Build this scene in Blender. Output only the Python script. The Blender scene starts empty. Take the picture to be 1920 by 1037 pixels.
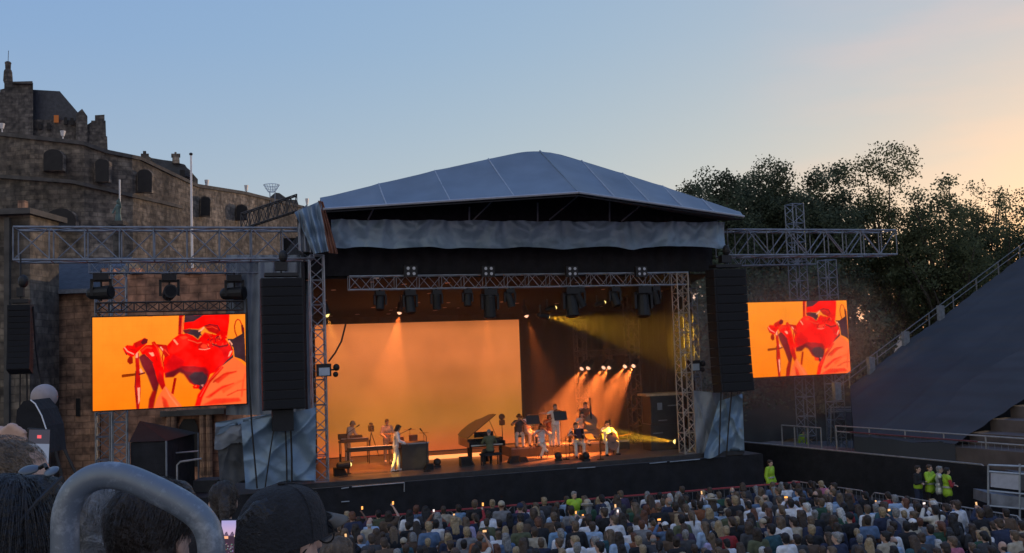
import bpy, bmesh, math, random
import numpy as np
from mathutils import Vector, Matrix, noise
random.seed(7); rng = np.random.default_rng(7)
R = math.radians
scn = bpy.context.scene
col = scn.collection

# ---------------------------------------------------------------- camera
FPX, CX, CY = 1800.0, 960.0, 518.5          # focal length and centre in pixels of the 1920 px photograph
CAM = Vector((0, 0, 6.5))
cd = bpy.data.cameras.new("camera"); cam = bpy.data.objects.new("camera", cd); col.objects.link(cam)
cd.sensor_width = 36; cd.lens = 36 * FPX / 1920; cd.clip_end = 5000; cd.clip_start = 0.05
CM = Matrix.Rotation(R(94.0), 3, 'X') @ Matrix.Rotation(R(-2.0), 3, 'Z')
cam.location = CAM; cam.rotation_euler = CM.to_euler()
scn.camera = cam
# ---------------------------------------------------------------- sky, sun, exposure
SUN_AZ, SUN_EL = R(40), R(3.0)              # azimuth to the right of +Y
w = bpy.data.worlds.new("World"); scn.world = w; w.use_nodes = True
nt = w.node_tree; N = nt.nodes; Lk = nt.links
bg = N["Background"]
sky = N.new("ShaderNodeTexSky"); sky.sky_type = 'NISHITA'; sky.sun_disc = False
sky.sun_elevation = SUN_EL; sky.sun_rotation = SUN_AZ
sky.air_density = 1.0; sky.dust_density = 0.5; sky.ozone_density = 3.0; sky.altitude = 0
EXPO = 1.2; ES = 2.0 ** -EXPO                # emission that should show as 1.0 is ES
def mth(op, a, b=None):
    m_ = N.new("ShaderNodeMath"); m_.operation = op
    for i, x in enumerate((a, b)):
        if x is None: continue
        if isinstance(x, (int, float)): m_.inputs[i].default_value = x
        else: Lk.new(x, m_.inputs[i])
    return m_.outputs[0]
# the camera's tone response to the sky: the bright side compressed, the colour balance of the photograph
sep = N.new("ShaderNodeSeparateColor"); Lk.new(sky.outputs[0], sep.inputs[0])
GAIN = ES / 0.15
r_ = mth('MULTIPLY', mth('POWER', sep.outputs[0], .614), .474)
g_ = mth('MULTIPLY', mth('POWER', sep.outputs[1], .415), .453)
b_ = mth('MAXIMUM', mth('SUBTRACT', .70, mth('MULTIPLY', r_, .12)), .3)
# faint pink streaks of cloud low on the right
tcw = N.new("ShaderNodeTexCoord"); mpw = N.new("ShaderNodeMapping"); mpw.inputs["Scale"].default_value = (3.0, 3.0, 14.0); mpw.inputs["Rotation"].default_value = (0, R(12), 0)
Lk.new(tcw.outputs["Generated"], mpw.inputs[0]); nzw = N.new("ShaderNodeTexNoise"); nzw.inputs["Scale"].default_value = 1.6; nzw.inputs["Detail"].default_value = 4; Lk.new(mpw.outputs[0], nzw.inputs["Vector"])
dt = N.new("ShaderNodeVectorMath"); dt.operation = 'DOT_PRODUCT'; Lk.new(tcw.outputs["Generated"], dt.inputs[0]); dt.inputs[1].default_value = (math.sin(R(30)) * math.cos(R(10)), math.cos(R(30)) * math.cos(R(10)), math.sin(R(10)))
msk = N.new("ShaderNodeMapRange"); msk.inputs[1].default_value = .955; msk.inputs[2].default_value = 1.0; Lk.new(dt.outputs["Value"], msk.inputs[0])
nzr = N.new("ShaderNodeMapRange"); nzr.inputs[1].default_value = .42; nzr.inputs[2].default_value = .72; Lk.new(nzw.outputs[0], nzr.inputs[0])
cl = mth('MULTIPLY', msk.outputs[0], nzr.outputs[0])
r_ = mth('ADD', r_, mth('MULTIPLY', cl, .15)); g_ = mth('ADD', g_, mth('MULTIPLY', cl, .02)); b_ = mth('SUBTRACT', b_, mth('MULTIPLY', cl, .03))
# cream band towards the horizon
sz = N.new("ShaderNodeSeparateXYZ"); Lk.new(tcw.outputs["Generated"], sz.inputs[0]); hz_ = N.new("ShaderNodeMapRange"); hz_.inputs[1].default_value = .30; hz_.inputs[2].default_value = .04; Lk.new(sz.outputs[2], hz_.inputs[0]); hz_ = hz_.outputs[0]
r_ = mth('ADD', r_, mth('MULTIPLY', hz_, .06)); g_ = mth('ADD', g_, mth('MULTIPLY', hz_, .012)); b_ = mth('SUBTRACT', b_, mth('MULTIPLY', hz_, .035))
r_ = mth('ADD', mth('MULTIPLY', r_, .93), .03); b_ = mth('MULTIPLY', b_, .96); g_ = mth('ADD', mth('MULTIPLY', g_, .96), .018)
# warm pink glow added to the unseen sky opposite the sunset, lifting front-facing surfaces
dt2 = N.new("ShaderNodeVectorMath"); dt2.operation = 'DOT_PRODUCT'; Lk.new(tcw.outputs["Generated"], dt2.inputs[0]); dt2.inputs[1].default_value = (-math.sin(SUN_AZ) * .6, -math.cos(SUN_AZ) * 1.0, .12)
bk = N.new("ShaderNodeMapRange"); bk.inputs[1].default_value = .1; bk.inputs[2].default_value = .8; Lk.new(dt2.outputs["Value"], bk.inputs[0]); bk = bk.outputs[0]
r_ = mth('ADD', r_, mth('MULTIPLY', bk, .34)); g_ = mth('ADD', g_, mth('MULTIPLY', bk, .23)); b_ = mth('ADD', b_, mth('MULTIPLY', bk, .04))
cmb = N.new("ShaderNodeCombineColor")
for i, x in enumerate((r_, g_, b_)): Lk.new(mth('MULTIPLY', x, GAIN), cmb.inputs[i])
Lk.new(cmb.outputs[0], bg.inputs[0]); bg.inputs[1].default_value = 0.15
sd = bpy.data.lights.new("sun", 'SUN'); sd.energy = 0.6; sd.angle = R(0.6); sd.color = (1.0, 0.72, 0.45)
so = bpy.data.objects.new("sun", sd); col.objects.link(so)
sv = Vector((math.sin(SUN_AZ) * math.cos(SUN_EL), math.cos(SUN_AZ) * math.cos(SUN_EL), math.sin(SUN_EL)))
so.rotation_euler = sv.to_track_quat('Z', 'Y').to_euler(); so.location = (60, 90, 30)
scn.view_settings.view_transform = 'Standard'; scn.view_settings.look = 'None'
scn.view_settings.exposure = EXPO; scn.view_settings.gamma = 1.0
scn.render.engine = 'CYCLES'
scn.cycles.max_bounces = 5; scn.cycles.diffuse_bounces = 2; scn.cycles.glossy_bounces = 2
scn.cycles.transmission_bounces = 2; scn.cycles.volume_bounces = 1; scn.cycles.transparent_max_bounces = 8
scn.cycles.use_denoising = True

# ---------------------------------------------------------------- pixel <-> world
def ray(px, py):
    return CM @ Vector(((px - CX) / FPX, -(py - CY) / FPX, -1))
def at(px, py, Y):
    d = ray(px, py); return CAM + d * (Y / d.y)
def onz(px, py, z):
    d = ray(px, py); return CAM + d * ((z - CAM.z) / d.z)
SA = R(18.0)                                 # the stage front runs away to the right by this angle
S0 = Vector((0, 36.9, 0)); UD = Vector((math.cos(SA), math.sin(SA), 0)); VD = Vector((-math.sin(SA), math.cos(SA), 0))
def onv(px, py, v):                          # pixel on the upright plane v metres behind the stage front
    d = ray(px, py); t = (v - (CAM - S0).dot(VD)) / d.dot(VD); return CAM + d * t
def L(u, v, z): return S0 + UD * u + VD * v + Vector((0, 0, z))
def loc(p): q = p - S0; return (q.dot(UD), q.dot(VD), p.z)
def proj(p):
    q = CM.transposed() @ (Vector(p) - CAM)
    return (CX + FPX * q.x / -q.z, CY - FPX * q.y / -q.z)

# ---------------------------------------------------------------- materials
MATS = {}
def M(name, c, rough=.75, metal=0.0, var=.25, scale=6.0, bump=0.0, emit=None, es=1.0, bscale=None):
    if name in MATS: return MATS[name]
    m = bpy.data.materials.new(name); m.use_nodes = True; t = m.node_tree; n = t.nodes; l = t.links
    b = n["Principled BSDF"]; b.inputs["Roughness"].default_value = rough; b.inputs["Metallic"].default_value = metal
    if var > 0:
        tc = n.new("ShaderNodeTexCoord"); nz = n.new("ShaderNodeTexNoise"); nz.inputs["Scale"].default_value = scale
        nz.inputs["Detail"].default_value = 5; l.new(tc.outputs["Object"], nz.inputs["Vector"])
        cr = n.new("ShaderNodeValToRGB"); cr.color_ramp.elements[0].position = .3; cr.color_ramp.elements[1].position = .7
        cr.color_ramp.elements[0].color = [x * (1 - var) for x in c] + [1]; cr.color_ramp.elements[1].color = [min(1, x * (1 + var)) for x in c] + [1]
        l.new(nz.outputs[0], cr.inputs[0]); l.new(cr.outputs[0], b.inputs["Base Color"])
        if bump > 0:
            n2 = n.new("ShaderNodeTexNoise"); n2.inputs["Scale"].default_value = bscale or scale * 2; n2.inputs["Detail"].default_value = 4
            l.new(tc.outputs["Object"], n2.inputs["Vector"])
            bp = n.new("ShaderNodeBump"); bp.inputs["Strength"].default_value = bump; bp.inputs["Distance"].default_value = .1
            l.new(n2.outputs[0], bp.inputs["Height"]); l.new(bp.outputs[0], b.inputs["Normal"])
    else: b.inputs["Base Color"].default_value = list(c) + [1]
    if emit:
        b.inputs["Emission Color"].default_value = list(emit) + [1]; b.inputs["Emission Strength"].default_value = es
    MATS[name] = m; return m
def stone(name, c1, c2, bw=.9, bh=.38, mortar=None, bias=0.0, dark=.35, bigs=.12):
    m = bpy.data.materials.new(name); m.use_nodes = True; t = m.node_tree; n = t.nodes; l = t.links
    b = n["Principled BSDF"]; b.inputs["Roughness"].default_value = .95
    tc = n.new("ShaderNodeTexCoord"); sp = n.new("ShaderNodeSeparateXYZ"); l.new(tc.outputs["Object"], sp.inputs[0])
    mm = n.new("ShaderNodeMath"); mm.operation = 'MULTIPLY'; mm.inputs[1].default_value = .6; l.new(sp.outputs[1], mm.inputs[0])
    ad = n.new("ShaderNodeMath"); l.new(sp.outputs[0], ad.inputs[0]); l.new(mm.outputs[0], ad.inputs[1])
    cb = n.new("ShaderNodeCombineXYZ"); l.new(ad.outputs[0], cb.inputs[0]); l.new(sp.outputs[2], cb.inputs[1])
    wn = n.new("ShaderNodeTexNoise"); wn.inputs["Scale"].default_value = .7; l.new(cb.outputs[0], wn.inputs["Vector"])
    mx = n.new("ShaderNodeMix"); mx.data_type = 'VECTOR'; mx.inputs[0].default_value = .16
    l.new(cb.outputs[0], mx.inputs[4]); l.new(wn.outputs[1], mx.inputs[5])
    br = n.new("ShaderNodeTexBrick"); br.inputs["Scale"].default_value = 1; br.inputs["Brick Width"].default_value = bw; br.inputs["Row Height"].default_value = bh
    br.inputs["Mortar Size"].default_value = .03; br.inputs["Mortar Smooth"].default_value = .5; br.inputs["Bias"].default_value = bias
    br.inputs["Color1"].default_value = list(c1) + [1]; br.inputs["Color2"].default_value = list(c2) + [1]
    br.inputs["Mortar"].default_value = [x * .55 for x in c1] + [1]
    l.new(mx.outputs[1], br.inputs["Vector"])
    n2 = n.new("ShaderNodeTexNoise"); n2.inputs["Scale"].default_value = bigs; n2.inputs["Detail"].default_value = 8; n2.inputs["Roughness"].default_value = .65
    l.new(tc.outputs["Object"], n2.inputs["Vector"])
    r2 = n.new("ShaderNodeValToRGB"); r2.color_ramp.elements[0].position = .36; r2.color_ramp.elements[1].position = .62
    r2.color_ramp.elements[0].color = (dark, dark, dark, 1); r2.color_ramp.elements[1].color = (1.15, 1.1, 1.05, 1); l.new(n2.outputs[0], r2.inputs[0])
    n3 = n.new("ShaderNodeTexNoise"); n3.inputs["Scale"].default_value = 2.2; n3.inputs["Detail"].default_value = 6; l.new(tc.outputs["Object"], n3.inputs["Vector"])
    r3 = n.new("ShaderNodeValToRGB"); r3.color_ramp.elements[0].position = .3; r3.color_ramp.elements[1].position = .7
    r3.color_ramp.elements[0].color = (.42, .42, .44, 1); r3.color_ramp.elements[1].color = (1.5, 1.46, 1.38, 1); l.new(n3.outputs[0], r3.inputs[0])
    m1 = n.new("ShaderNodeMix"); m1.data_type = 'RGBA'; m1.blend_type = 'MULTIPLY'; m1.inputs[0].default_value = 1
    l.new(br.outputs[0], m1.inputs[6]); l.new(r2.outputs[0], m1.inputs[7])
    mp4 = n.new("ShaderNodeMapping"); mp4.inputs["Scale"].default_value = (1.1, 1.1, .16); l.new(tc.outputs["Object"], mp4.inputs[0]); n4 = n.new("ShaderNodeTexNoise"); n4.inputs["Scale"].default_value = 1.0; n4.inputs["Detail"].default_value = 5; l.new(mp4.outputs[0], n4.inputs["Vector"])
    r4 = n.new("ShaderNodeMapRange"); r4.inputs[1].default_value = .35; r4.inputs[2].default_value = .65; r4.inputs[3].default_value = .62; r4.inputs[4].default_value = 1.12; l.new(n4.outputs[0], r4.inputs[0])
    m5 = n.new("ShaderNodeMix"); m5.data_type = 'RGBA'; m5.blend_type = 'MULTIPLY'; m5.inputs[0].default_value = 1
    m2 = n.new("ShaderNodeMix"); m2.data_type = 'RGBA'; m2.blend_type = 'MULTIPLY'; m2.inputs[0].default_value = 1
    l.new(m1.outputs[2], m2.inputs[6]); l.new(r3.outputs[0], m2.inputs[7]); l.new(m2.outputs[2], m5.inputs[6]); l.new(r4.outputs[0], m5.inputs[7]); l.new(m5.outputs[2], b.inputs["Base Color"])
    bp = n.new("ShaderNodeBump"); bp.inputs["Strength"].default_value = .7; bp.inputs["Distance"].default_value = .12
    l.new(n3.outputs[0], bp.inputs["Height"]); l.new(bp.outputs[0], b.inputs["Normal"])
    MATS[name] = m; return m
def glow(name, c, s):
    if name in MATS: return MATS[name]
    m = bpy.data.materials.new(name); m.use_nodes = True; t = m.node_tree; n = t.nodes
    n.remove(n["Principled BSDF"]); e = n.new("ShaderNodeEmission"); e.inputs[0].default_value = list(c) + [1]; e.inputs[1].default_value = s * ES
    t.links.new(e.outputs[0], n["Material Output"].inputs[0]); MATS[name] = m; return m

# ---------------------------------------------------------------- mesh builder (world coordinates)
class MB:
    def __init__(s): s.v = []; s.f = []; s.mi = []; s.cur = 0
    def add(s, vs, fs):
        o = len(s.v); s.v += [tuple(x) for x in vs]; s.f += [tuple(i + o for i in f) for f in fs]; s.mi += [s.cur] * len(fs); return s
    def box(s, c, d, X=None, Y=None, Z=None):
        X = X or Vector((1, 0, 0)); Y = Y or Vector((0, 1, 0)); Z = Z or Vector((0, 0, 1)); c = Vector(c)
        vs = [c + X * (d[0] / 2 * a) + Y * (d[1] / 2 * b) + Z * (d[2] / 2 * e) for a in (-1, 1) for b in (-1, 1) for e in (-1, 1)]
        return s.add(vs, [(0, 1, 3, 2), (4, 6, 7, 5), (0, 4, 5, 1), (2, 3, 7, 6), (0, 2, 6, 4), (1, 5, 7, 3)])
    def sbox(s, u0, u1, v0, v1, z0, z1): return s.box(L((u0 + u1) / 2, (v0 + v1) / 2, (z0 + z1) / 2), (u1 - u0, v1 - v0, z1 - z0), UD, VD)
    def bar(s, p, q, r, n=4, r2=None):
        p = Vector(p); q = Vector(q); d = (q - p)
        if d.length < 1e-6: return s
        d.normalize(); a = d.orthogonal().normalized(); b = d.cross(a); r2 = r if r2 is None else r2
        vs = []
        for i in range(n):
            t = 2 * math.pi * (i + .5) / n; k = a * math.cos(t) + b * math.sin(t); vs += [p + k * r, q + k * r2]
        fs = [(2 * i, 2 * ((i + 1) % n), 2 * ((i + 1) % n) + 1, 2 * i + 1) for i in range(n)]
        fs += [tuple(2 * i for i in range(n))[::-1], tuple(2 * i + 1 for i in range(n))]
        return s.add(vs, fs)
    def tube(s, pts, r, n=6):
        pts = [Vector(p) for p in pts]; rs = r if hasattr(r, '__len__') else [r] * len(pts)
        ref = Vector((0, 0, 1)); vs = []; fs = []
        a = None
        for i, p in enumerate(pts):
            d = (pts[min(i + 1, len(pts) - 1)] - pts[max(i - 1, 0)]).normalized()
            if a is None: a = d.orthogonal().normalized()
            a = (a - d * a.dot(d)).normalized(); b = d.cross(a)
            for k in range(n):
                t = 2 * math.pi * k / n; vs.append(p + (a * math.cos(t) + b * math.sin(t)) * rs[i])
        for i in range(len(pts) - 1):
            for k in range(n): fs.append((i * n + k, i * n + (k + 1) % n, (i + 1) * n + (k + 1) % n, (i + 1) * n + k))
        fs += [tuple(range(n))[::-1], tuple((len(pts) - 1) * n + k for k in range(n))]
        return s.add(vs, fs)
    def ell(s, c, r, X=None, Y=None, Z=None, nu=12, nv=8):
        X = X or Vector((1, 0, 0)); Y = Y or Vector((0, 1, 0)); Z = Z or Vector((0, 0, 1)); c = Vector(c); vs = [c + Z * r[2]]; fs = []
        for j in range(1, nv):
            ph = math.pi * j / nv
            for i in range(nu):
                t = 2 * math.pi * i / nu; vs.append(c + X * (r[0] * math.sin(ph) * math.cos(t)) + Y * (r[1] * math.sin(ph) * math.sin(t)) + Z * (r[2] * math.cos(ph)))
        vs.append(c - Z * r[2]); last = len(vs) - 1
        for i in range(nu): fs.append((0, 1 + i, 1 + (i + 1) % nu))
        for j in range(nv - 2):
            for i in range(nu): a = 1 + j * nu; fs.append((a + i, a + nu + i, a + nu + (i + 1) % nu, a + (i + 1) % nu))
        a = 1 + (nv - 2) * nu
        for i in range(nu): fs.append((a + i, last, a + (i + 1) % nu))
        return s.add(vs, fs)
    def cap(s, p, q, r1, r2=None, n=8):           # tapered capsule
        p = Vector(p); q = Vector(q); r2 = r1 if r2 is None else r2; d = q - p
        if d.length < 1e-5: return s.ell(p, (r1, r1, r1))
        s.bar(p, q, r1, n, r2); s.ell(p, (r1,) * 3, nu=n, nv=6); s.ell(q, (r2,) * 3, nu=n, nv=6); return s
    def poly(s, pts, ext):                        # polygon (list of points) extruded by ext
        pts = [Vector(p) for p in pts]; n = len(pts); e = Vector(ext)
        vs = pts + [p + e for p in pts]
        fs = [tuple(range(n)), tuple(range(2 * n - 1, n - 1, -1))] + [(i, n + i, n + (i + 1) % n, (i + 1) % n) for i in range(n)]
        return s.add(vs, fs)
    def grid(s, fn, nu, nv):
        vs = [fn(i / nu, j / nv) for j in range(nv + 1) for i in range(nu + 1)]; w_ = nu + 1
        return s.add(vs, [(j * w_ + i, j * w_ + i + 1, (j + 1) * w_ + i + 1, (j + 1) * w_ + i) for j in range(nv) for i in range(nu)])
    def mesh(s, name, mats, org=Vector((0, 0, 0)), smooth=False):
        me = bpy.data.meshes.new(name); o = tuple(org)
        me.from_pydata([(x[0] - o[0], x[1] - o[1], x[2] - o[2]) for x in s.v], [], s.f)
        bm = bmesh.new(); bm.from_mesh(me); bmesh.ops.recalc_face_normals(bm, faces=bm.faces); bm.to_mesh(me); bm.free()
        for m in (mats if isinstance(mats, (list, tuple)) else [mats]): me.materials.append(m)
        if isinstance(mats, (list, tuple)): me.polygons.foreach_set('material_index', s.mi)
        if smooth: me.polygons.foreach_set('use_smooth', [True] * len(me.polygons))
        return me
    def build(s, name, mats, parent=None, smooth=False, label=None):
        a = np.array(s.v); c = Vector(((a[:, 0].min() + a[:, 0].max()) / 2, (a[:, 1].min() + a[:, 1].max()) / 2, a[:, 2].min()))
        me = s.mesh(name, mats, c, smooth); o = bpy.data.objects.new(name, me); col.objects.link(o)
        if parent: o.parent = parent; o.location = c - wloc(parent)
        else: o.location = c
        if label: o['label'] = label
        return o
def wloc(o):
    v = Vector(o.location)
    while o.parent: o = o.parent; v += Vector(o.location)
    return v
def tag(o, label=None, cat=None, group=None, kind=None):
    if label: o['label'] = label
    if cat: o['category'] = cat
    if group: o['group'] = group
    if kind: o['kind'] = kind
    return o
def thing(name, label, cat, p, group=None):
    o = bpy.data.objects.new(name, None); o.empty_display_size = .2; col.objects.link(o); o.location = p
    return tag(o, label, cat, group)
def copy_tree(o, parent=None):
    c = o.copy(); col.objects.link(c); c.parent = parent
    for ch in list(o.children): copy_tree(ch, c)
    return c
def bevel(o, wd=.01, seg=2):
    md = o.modifiers.new("bevel", 'BEVEL'); md.width = wd; md.segments = seg; md.limit_method = 'ANGLE'; return o
def interp(pts, x):
    if x <= pts[0][0]: return pts[0][1]
    for (a, b), (c, d) in zip(pts, pts[1:]):
        if x <= c: return b + (d - b) * (x - a) / (c - a)
    return pts[-1][1]

# common materials
ALU = M("truss_aluminium", (.33, .36, .40), .45, .55, .25, 3)
ALUD = M("dull_aluminium", (.20, .215, .245), .55, .4, .3, 3)
BLACK = M("black_paint", (.010, .010, .011), .6, 0, .3, 5)
BLKCLOTH = M("black_cloth", (.014, .014, .018), .95, 0, .35, 2.5, .3)
STEEL = M("galvanised_steel", (.38, .42, .46), .42, .75, .22, 14, .06)
SILVER = M("silver_tarp", (.20, .285, .38), .42, .12, .2, 1.2, .5, bscale=2.6)
GREYTARP = M("grey_tarp", (.20, .22, .25), .6, .05, .2, 1.5, .2)

def truss(name, p, q, hu, hw, up, bays, label, cat, parent=None, mat=None, r=.03, group=None, rb=.016):
    """box truss from p to q (bottom-centre line); up = Vector of full height, hw = Vector of full width"""
    mat = mat or ALU; p = Vector(p); q = Vector(q)
    root = thing(name, label, cat, p, group) if parent is None else bpy.data.objects.new(name, None)
    if parent is not None: col.objects.link(root); root.parent = parent; root.location = p - wloc(parent)
    cor = [hw * (-.5), hw * .5, hw * .5 + up, hw * (-.5) + up]
    for c in cor: MB().bar(p + c, q + c, r, 6).build("chord", mat, root)
    mb = MB(); d = (q - p) / bays
    for k, (a, b) in enumerate(((0, 1), (1, 2), (2, 3), (3, 0))):
        for i in range(bays):
            s0 = p + d * i; s1 = p + d * (i + 1); sm = (s0 + s1) / 2
            if hu: mb.bar(s0 + cor[a], sm + cor[b], rb); mb.bar(sm + cor[b], s1 + cor[a], rb)
            else:
                if i % 2: mb.bar(s0 + cor[a], s1 + cor[b], rb)
                else: mb.bar(s0 + cor[b], s1 + cor[a], rb)
            mb.bar(s0 + cor[a], s0 + cor[b], rb)
        mb.bar(q + cor[a], q + cor[b], rb)
    mb.build("lattice", mat, root)
    return root

# ================================================================ setting: ground
g = MB(); g.add([(-900, -60, 0), (900, -60, 0), (900, 3500, 0), (-900, 3500, 0)], [(0, 1, 2, 3)])
tag(g.build("ground", M("asphalt", (.045, .045, .05), .9, 0, .3, 1.5)), kind='structure')
EMB = M('earth_bank', (.022, .022, .018), .95, 0, .4, 1)
g = MB(); g.grid(lambda a, b: Vector((7 + 40 * a, 58 + 5 * b + .8 * math.sin(a * 9), 4.2 * b ** .8 + .5 * noise.noise(Vector((a * 14, b * 3, 0))))), 60, 8); tag(g.build('earth_bank', EMB), kind='structure')
g = MB(); g.box((0, 2.0, 2.3), (16, 5.4, 4.6)); g.box((0, 6.25, 1.925), (16, 3.1, 3.85))
tag(g.build("spectator_terrace", M("terrace_concrete", (.2, .2, .21), .9)), kind='structure')

# ================================================================ castle
ST1 = stone("battery_stone", (.275, .235, .195), (.13, .112, .098), .62, .30, dark=.38)
ST2 = stone("palace_stone", (.14, .130, .122), (.07, .066, .064), .6, .28, dark=.5)
ST3 = stone("red_sandstone", (.50, .255, .17), (.32, .18, .125), .75, .34, dark=.72, bigs=.25)
ST4 = stone("brown_sandstone", (.50, .30, .20), (.30, .185, .13), .7, .28, dark=.68, bigs=.3)
SLATE = M("slate", (.042, .046, .055), .7, 0, .3, 2.5, .3)
VOID = M("opening_shade", (.024, .022, .021), .95, 0, .2, 2)  # flat panels; the shade inside openings is put into the colour
COPE = M("coping_stone", (.075, .068, .062), .9, 0, .35, 1.5)

def slab(px, Y, dep, jit=0):
    pts = [at(x, y, Y) for x, y in px]; c = sum(pts, Vector()) / len(pts); return MB().poly(pts, Vector((c.x, c.y, 0)).normalized() * dep)   # each block faces the forecourt
def arch(mb, cx, cy, w_, h_, Y, dep=.12, rnd=True):
    pts = [(cx - w_ / 2, cy + h_ / 2), (cx + w_ / 2, cy + h_ / 2)]
    if rnd:
        for k in range(9): a = math.pi * k / 8; pts.append((cx + w_ / 2 * math.cos(a), cy - h_ / 2 + w_ * .35 - w_ * .35 * math.sin(a)))
    else: pts += [(cx + w_ / 2, cy - h_ / 2), (cx - w_ / 2, cy - h_ / 2)]
    pts = [(x + random.uniform(-.8, .8), y + random.uniform(-.8, .8)) for x, y in pts]
    mb.poly([at(x, y, Y) for x, y in pts], (0, dep, 0)); return mb

battery = thing("castle_battery", "tall curved stone battery wall with gun openings, behind the left big screen", "castle wall", at(250, 500, 84) * 1.0)
battery.location.z = 0
BY = [(-90, 77), (60, 75), (160, 75.5), (250, 78), (330, 84), (400, 91), (470, 99), (570, 112)]
BTOP = [(-90, 243), (0, 250), (155, 267), (200, 283), (265, 296), (370, 347), (460, 361), (500, 371), (570, 388)]
def bat(x, y, off=0): Y = interp(BY, x); return at(x, y, Y + off)
mb = MB(); xs = [-90 + 8.25 * i for i in range(81)]; front = []; 
for x in xs: front.append((bat(x, interp(BTOP, x)), x))
vs = []; fs = []; NV = 24
for j in range(NV + 1):
    for p, x in front:
        zt = p.z; z = zt * (1 - j / NV)
        q = p - CAM; dd = (noise.noise(Vector((p.x * .4, z * .5, 3))) * .25) if 0 < j else 0
        vs.append((p.x, p.y + dd, z))
nx = len(xs)
for j in range(NV):
    for i in range(nx - 1): fs.append((j * nx + i, j * nx + i + 1, (j + 1) * nx + i + 1, (j + 1) * nx + i))
o0 = len(vs)
for p, x in front: vs.append((p.x - .5, p.y + 3, p.z))
for p, x in front: vs.append((p.x - .5, p.y + 3, 0))
for i in range(nx - 1):
    fs.append((i, o0 + i, o0 + i + 1, i + 1)); fs.append((o0 + i, o0 + nx + i, o0 + nx + i + 1, o0 + i + 1))
mb.add(vs, fs); mb.build("wall", ST1, battery, smooth=False)
mb = MB()
for x0, x1 in zip(xs, xs[1:]):
    a, b = bat(x0, interp(BTOP, x0), -.25), bat(x1, interp(BTOP, x1), -.25)
    mb.poly([a + Vector((0, 0, .12)), b + Vector((0, 0, .12)), b - Vector((0, 0, .18)), a - Vector((0, 0, .18))], (0, .8, 0))
mb.build("coping", COPE, battery)
SC = [(-90, 324), (0, 327), (135, 337), (309, 377), (345, 386)]
mb = MB()
for x0, x1 in zip(xs, xs[1:]):
    if x1 < 345:
        a, b = bat(x0, interp(SC, x0), -.3), bat(x1, interp(SC, x1), -.3)
        mb.poly([a, b, b - Vector((0, 0, .28)), a - Vector((0, 0, .28))], (0, .6, 0))
mb.build("string_course", COPE, battery)
for cx, cy, w_, h_ in ((99, 300, 36, 40), (191, 319, 25, 42), (271, 339, 25, 42), (385, 387, 17, 36), (453, 398, 20, 28), (113, 409, 56, 36)):
    Y = min(interp(BY, cx - w_ / 2), interp(BY, cx + w_ / 2))
    fr = arch(MB(), cx, cy, w_ + 3, h_ + 2, Y - .42, .5).build("embrasure_surround", ST1, battery)
    arch(MB(), cx, cy, w_, h_, Y - .5, .2).build("embrasure", VOID, fr)
# low gabled house on the battery
hs = thing("gabled_house", "low slate roofed house with stepped gable and chimney on the battery wall", "house", at(315, 350, 90))
slab([(258, 300), (264, 293), (264, 288), (268, 288), (268, 283), (274, 283), (274, 288), (279, 288), (279, 293), (284, 296), (324, 303), (345, 308), (350, 314), (355, 318), (362, 326), (371, 336), (371, 352), (258, 330)], 88, 6).build("wall", ST1, hs)
slab([(283, 297), (323, 302), (347, 309), (362, 332), (306, 326)], 87.2, .5).build("roof", SLATE, hs)
slab([(323, 306), (323, 291), (321, 291), (321, 288), (327, 288), (327, 285), (331, 285), (331, 288), (338, 288), (338, 291), (336, 291), (337, 306)], 86.8, 1.2).build("chimney", ST1, hs)
slab([(337, 318), (347, 319), (347, 336), (337, 335)], 86.5, .3).build("window", VOID, hs)
gu = thing("guardhouse", "small slate gable poking above the far end of the battery wall", "building", at(530, 385, 118))
slab([(492, 388), (501, 374), (516, 361), (524, 362), (541, 374), (557, 375), (562, 390), (562, 400), (492, 400)], 117, 6).build("wall", ST2, gu)
slab([(500, 377), (516, 363), (523, 364), (540, 376)], 116.6, .3).build("roof", SLATE, gu)
# palace block high behind
pal = thing("castle_palace", "high dark palace block with steep roof, stair turret and ruined chimney above the battery", "castle building", at(80, 300, 104))
slab([(-60, 175), (-60, 262), (62, 262), (62, 155), (24, 155), (24, 152), (8, 152), (8, 166), (0, 168), (0, 172)], 103, 9).build("gable_wall", ST2, pal)
slab([(24, 156), (24, 153), (61, 152), (61, 157)], 102.6, 1).build("coping", COPE, pal)
slab([(60, 168), (112, 171), (147, 212), (147, 228), (60, 228)], 104, 8).build("roof", SLATE, pal)
slab([(60, 224), (150, 226), (150, 268), (60, 262)], 103.6, 8).build("wall", ST2, pal)
slab([(143, 272), (143, 213), (154, 204), (164, 218), (164, 276)], 102.5, 5).build("dormer_gable", ST2, pal)
slab([(163, 278), (163, 234), (171, 229), (171, 226), (178, 226), (178, 216), (196, 215), (196, 226), (198, 226), (199, 255), (201, 256), (202, 284)], 102.8, 4).build("ruined_chimney", ST2, pal)
mb = MB(); c = at(15, 152, 103.5); mb.cap(c, c + Vector((0, 0, 1.0)), .48, .42, 10); mb.cap(c + Vector((0, 0, 1)), c + Vector((0, 0, 1.9)), .26, .3, 10); mb.ell(c + Vector((0, 0, 2.0)), (.34, .34, .22))
tu = mb.build("turret", ST2, pal); MB().bar(c + Vector((0, 0, 2)), c + Vector((.05, 0, 3.4)), .03, 5).build("weather_vane", BLACK, tu)
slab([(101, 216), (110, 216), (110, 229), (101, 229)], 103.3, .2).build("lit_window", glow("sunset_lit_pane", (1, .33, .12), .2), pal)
for x, y in ((120, 226), (132, 227), (72, 235), (88, 236)):
    slab([(x, y - 6), (x + 6, y - 6), (x + 6, y + 7), (x, y + 7)], 103.3, .2).build("window", VOID, pal)

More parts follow.
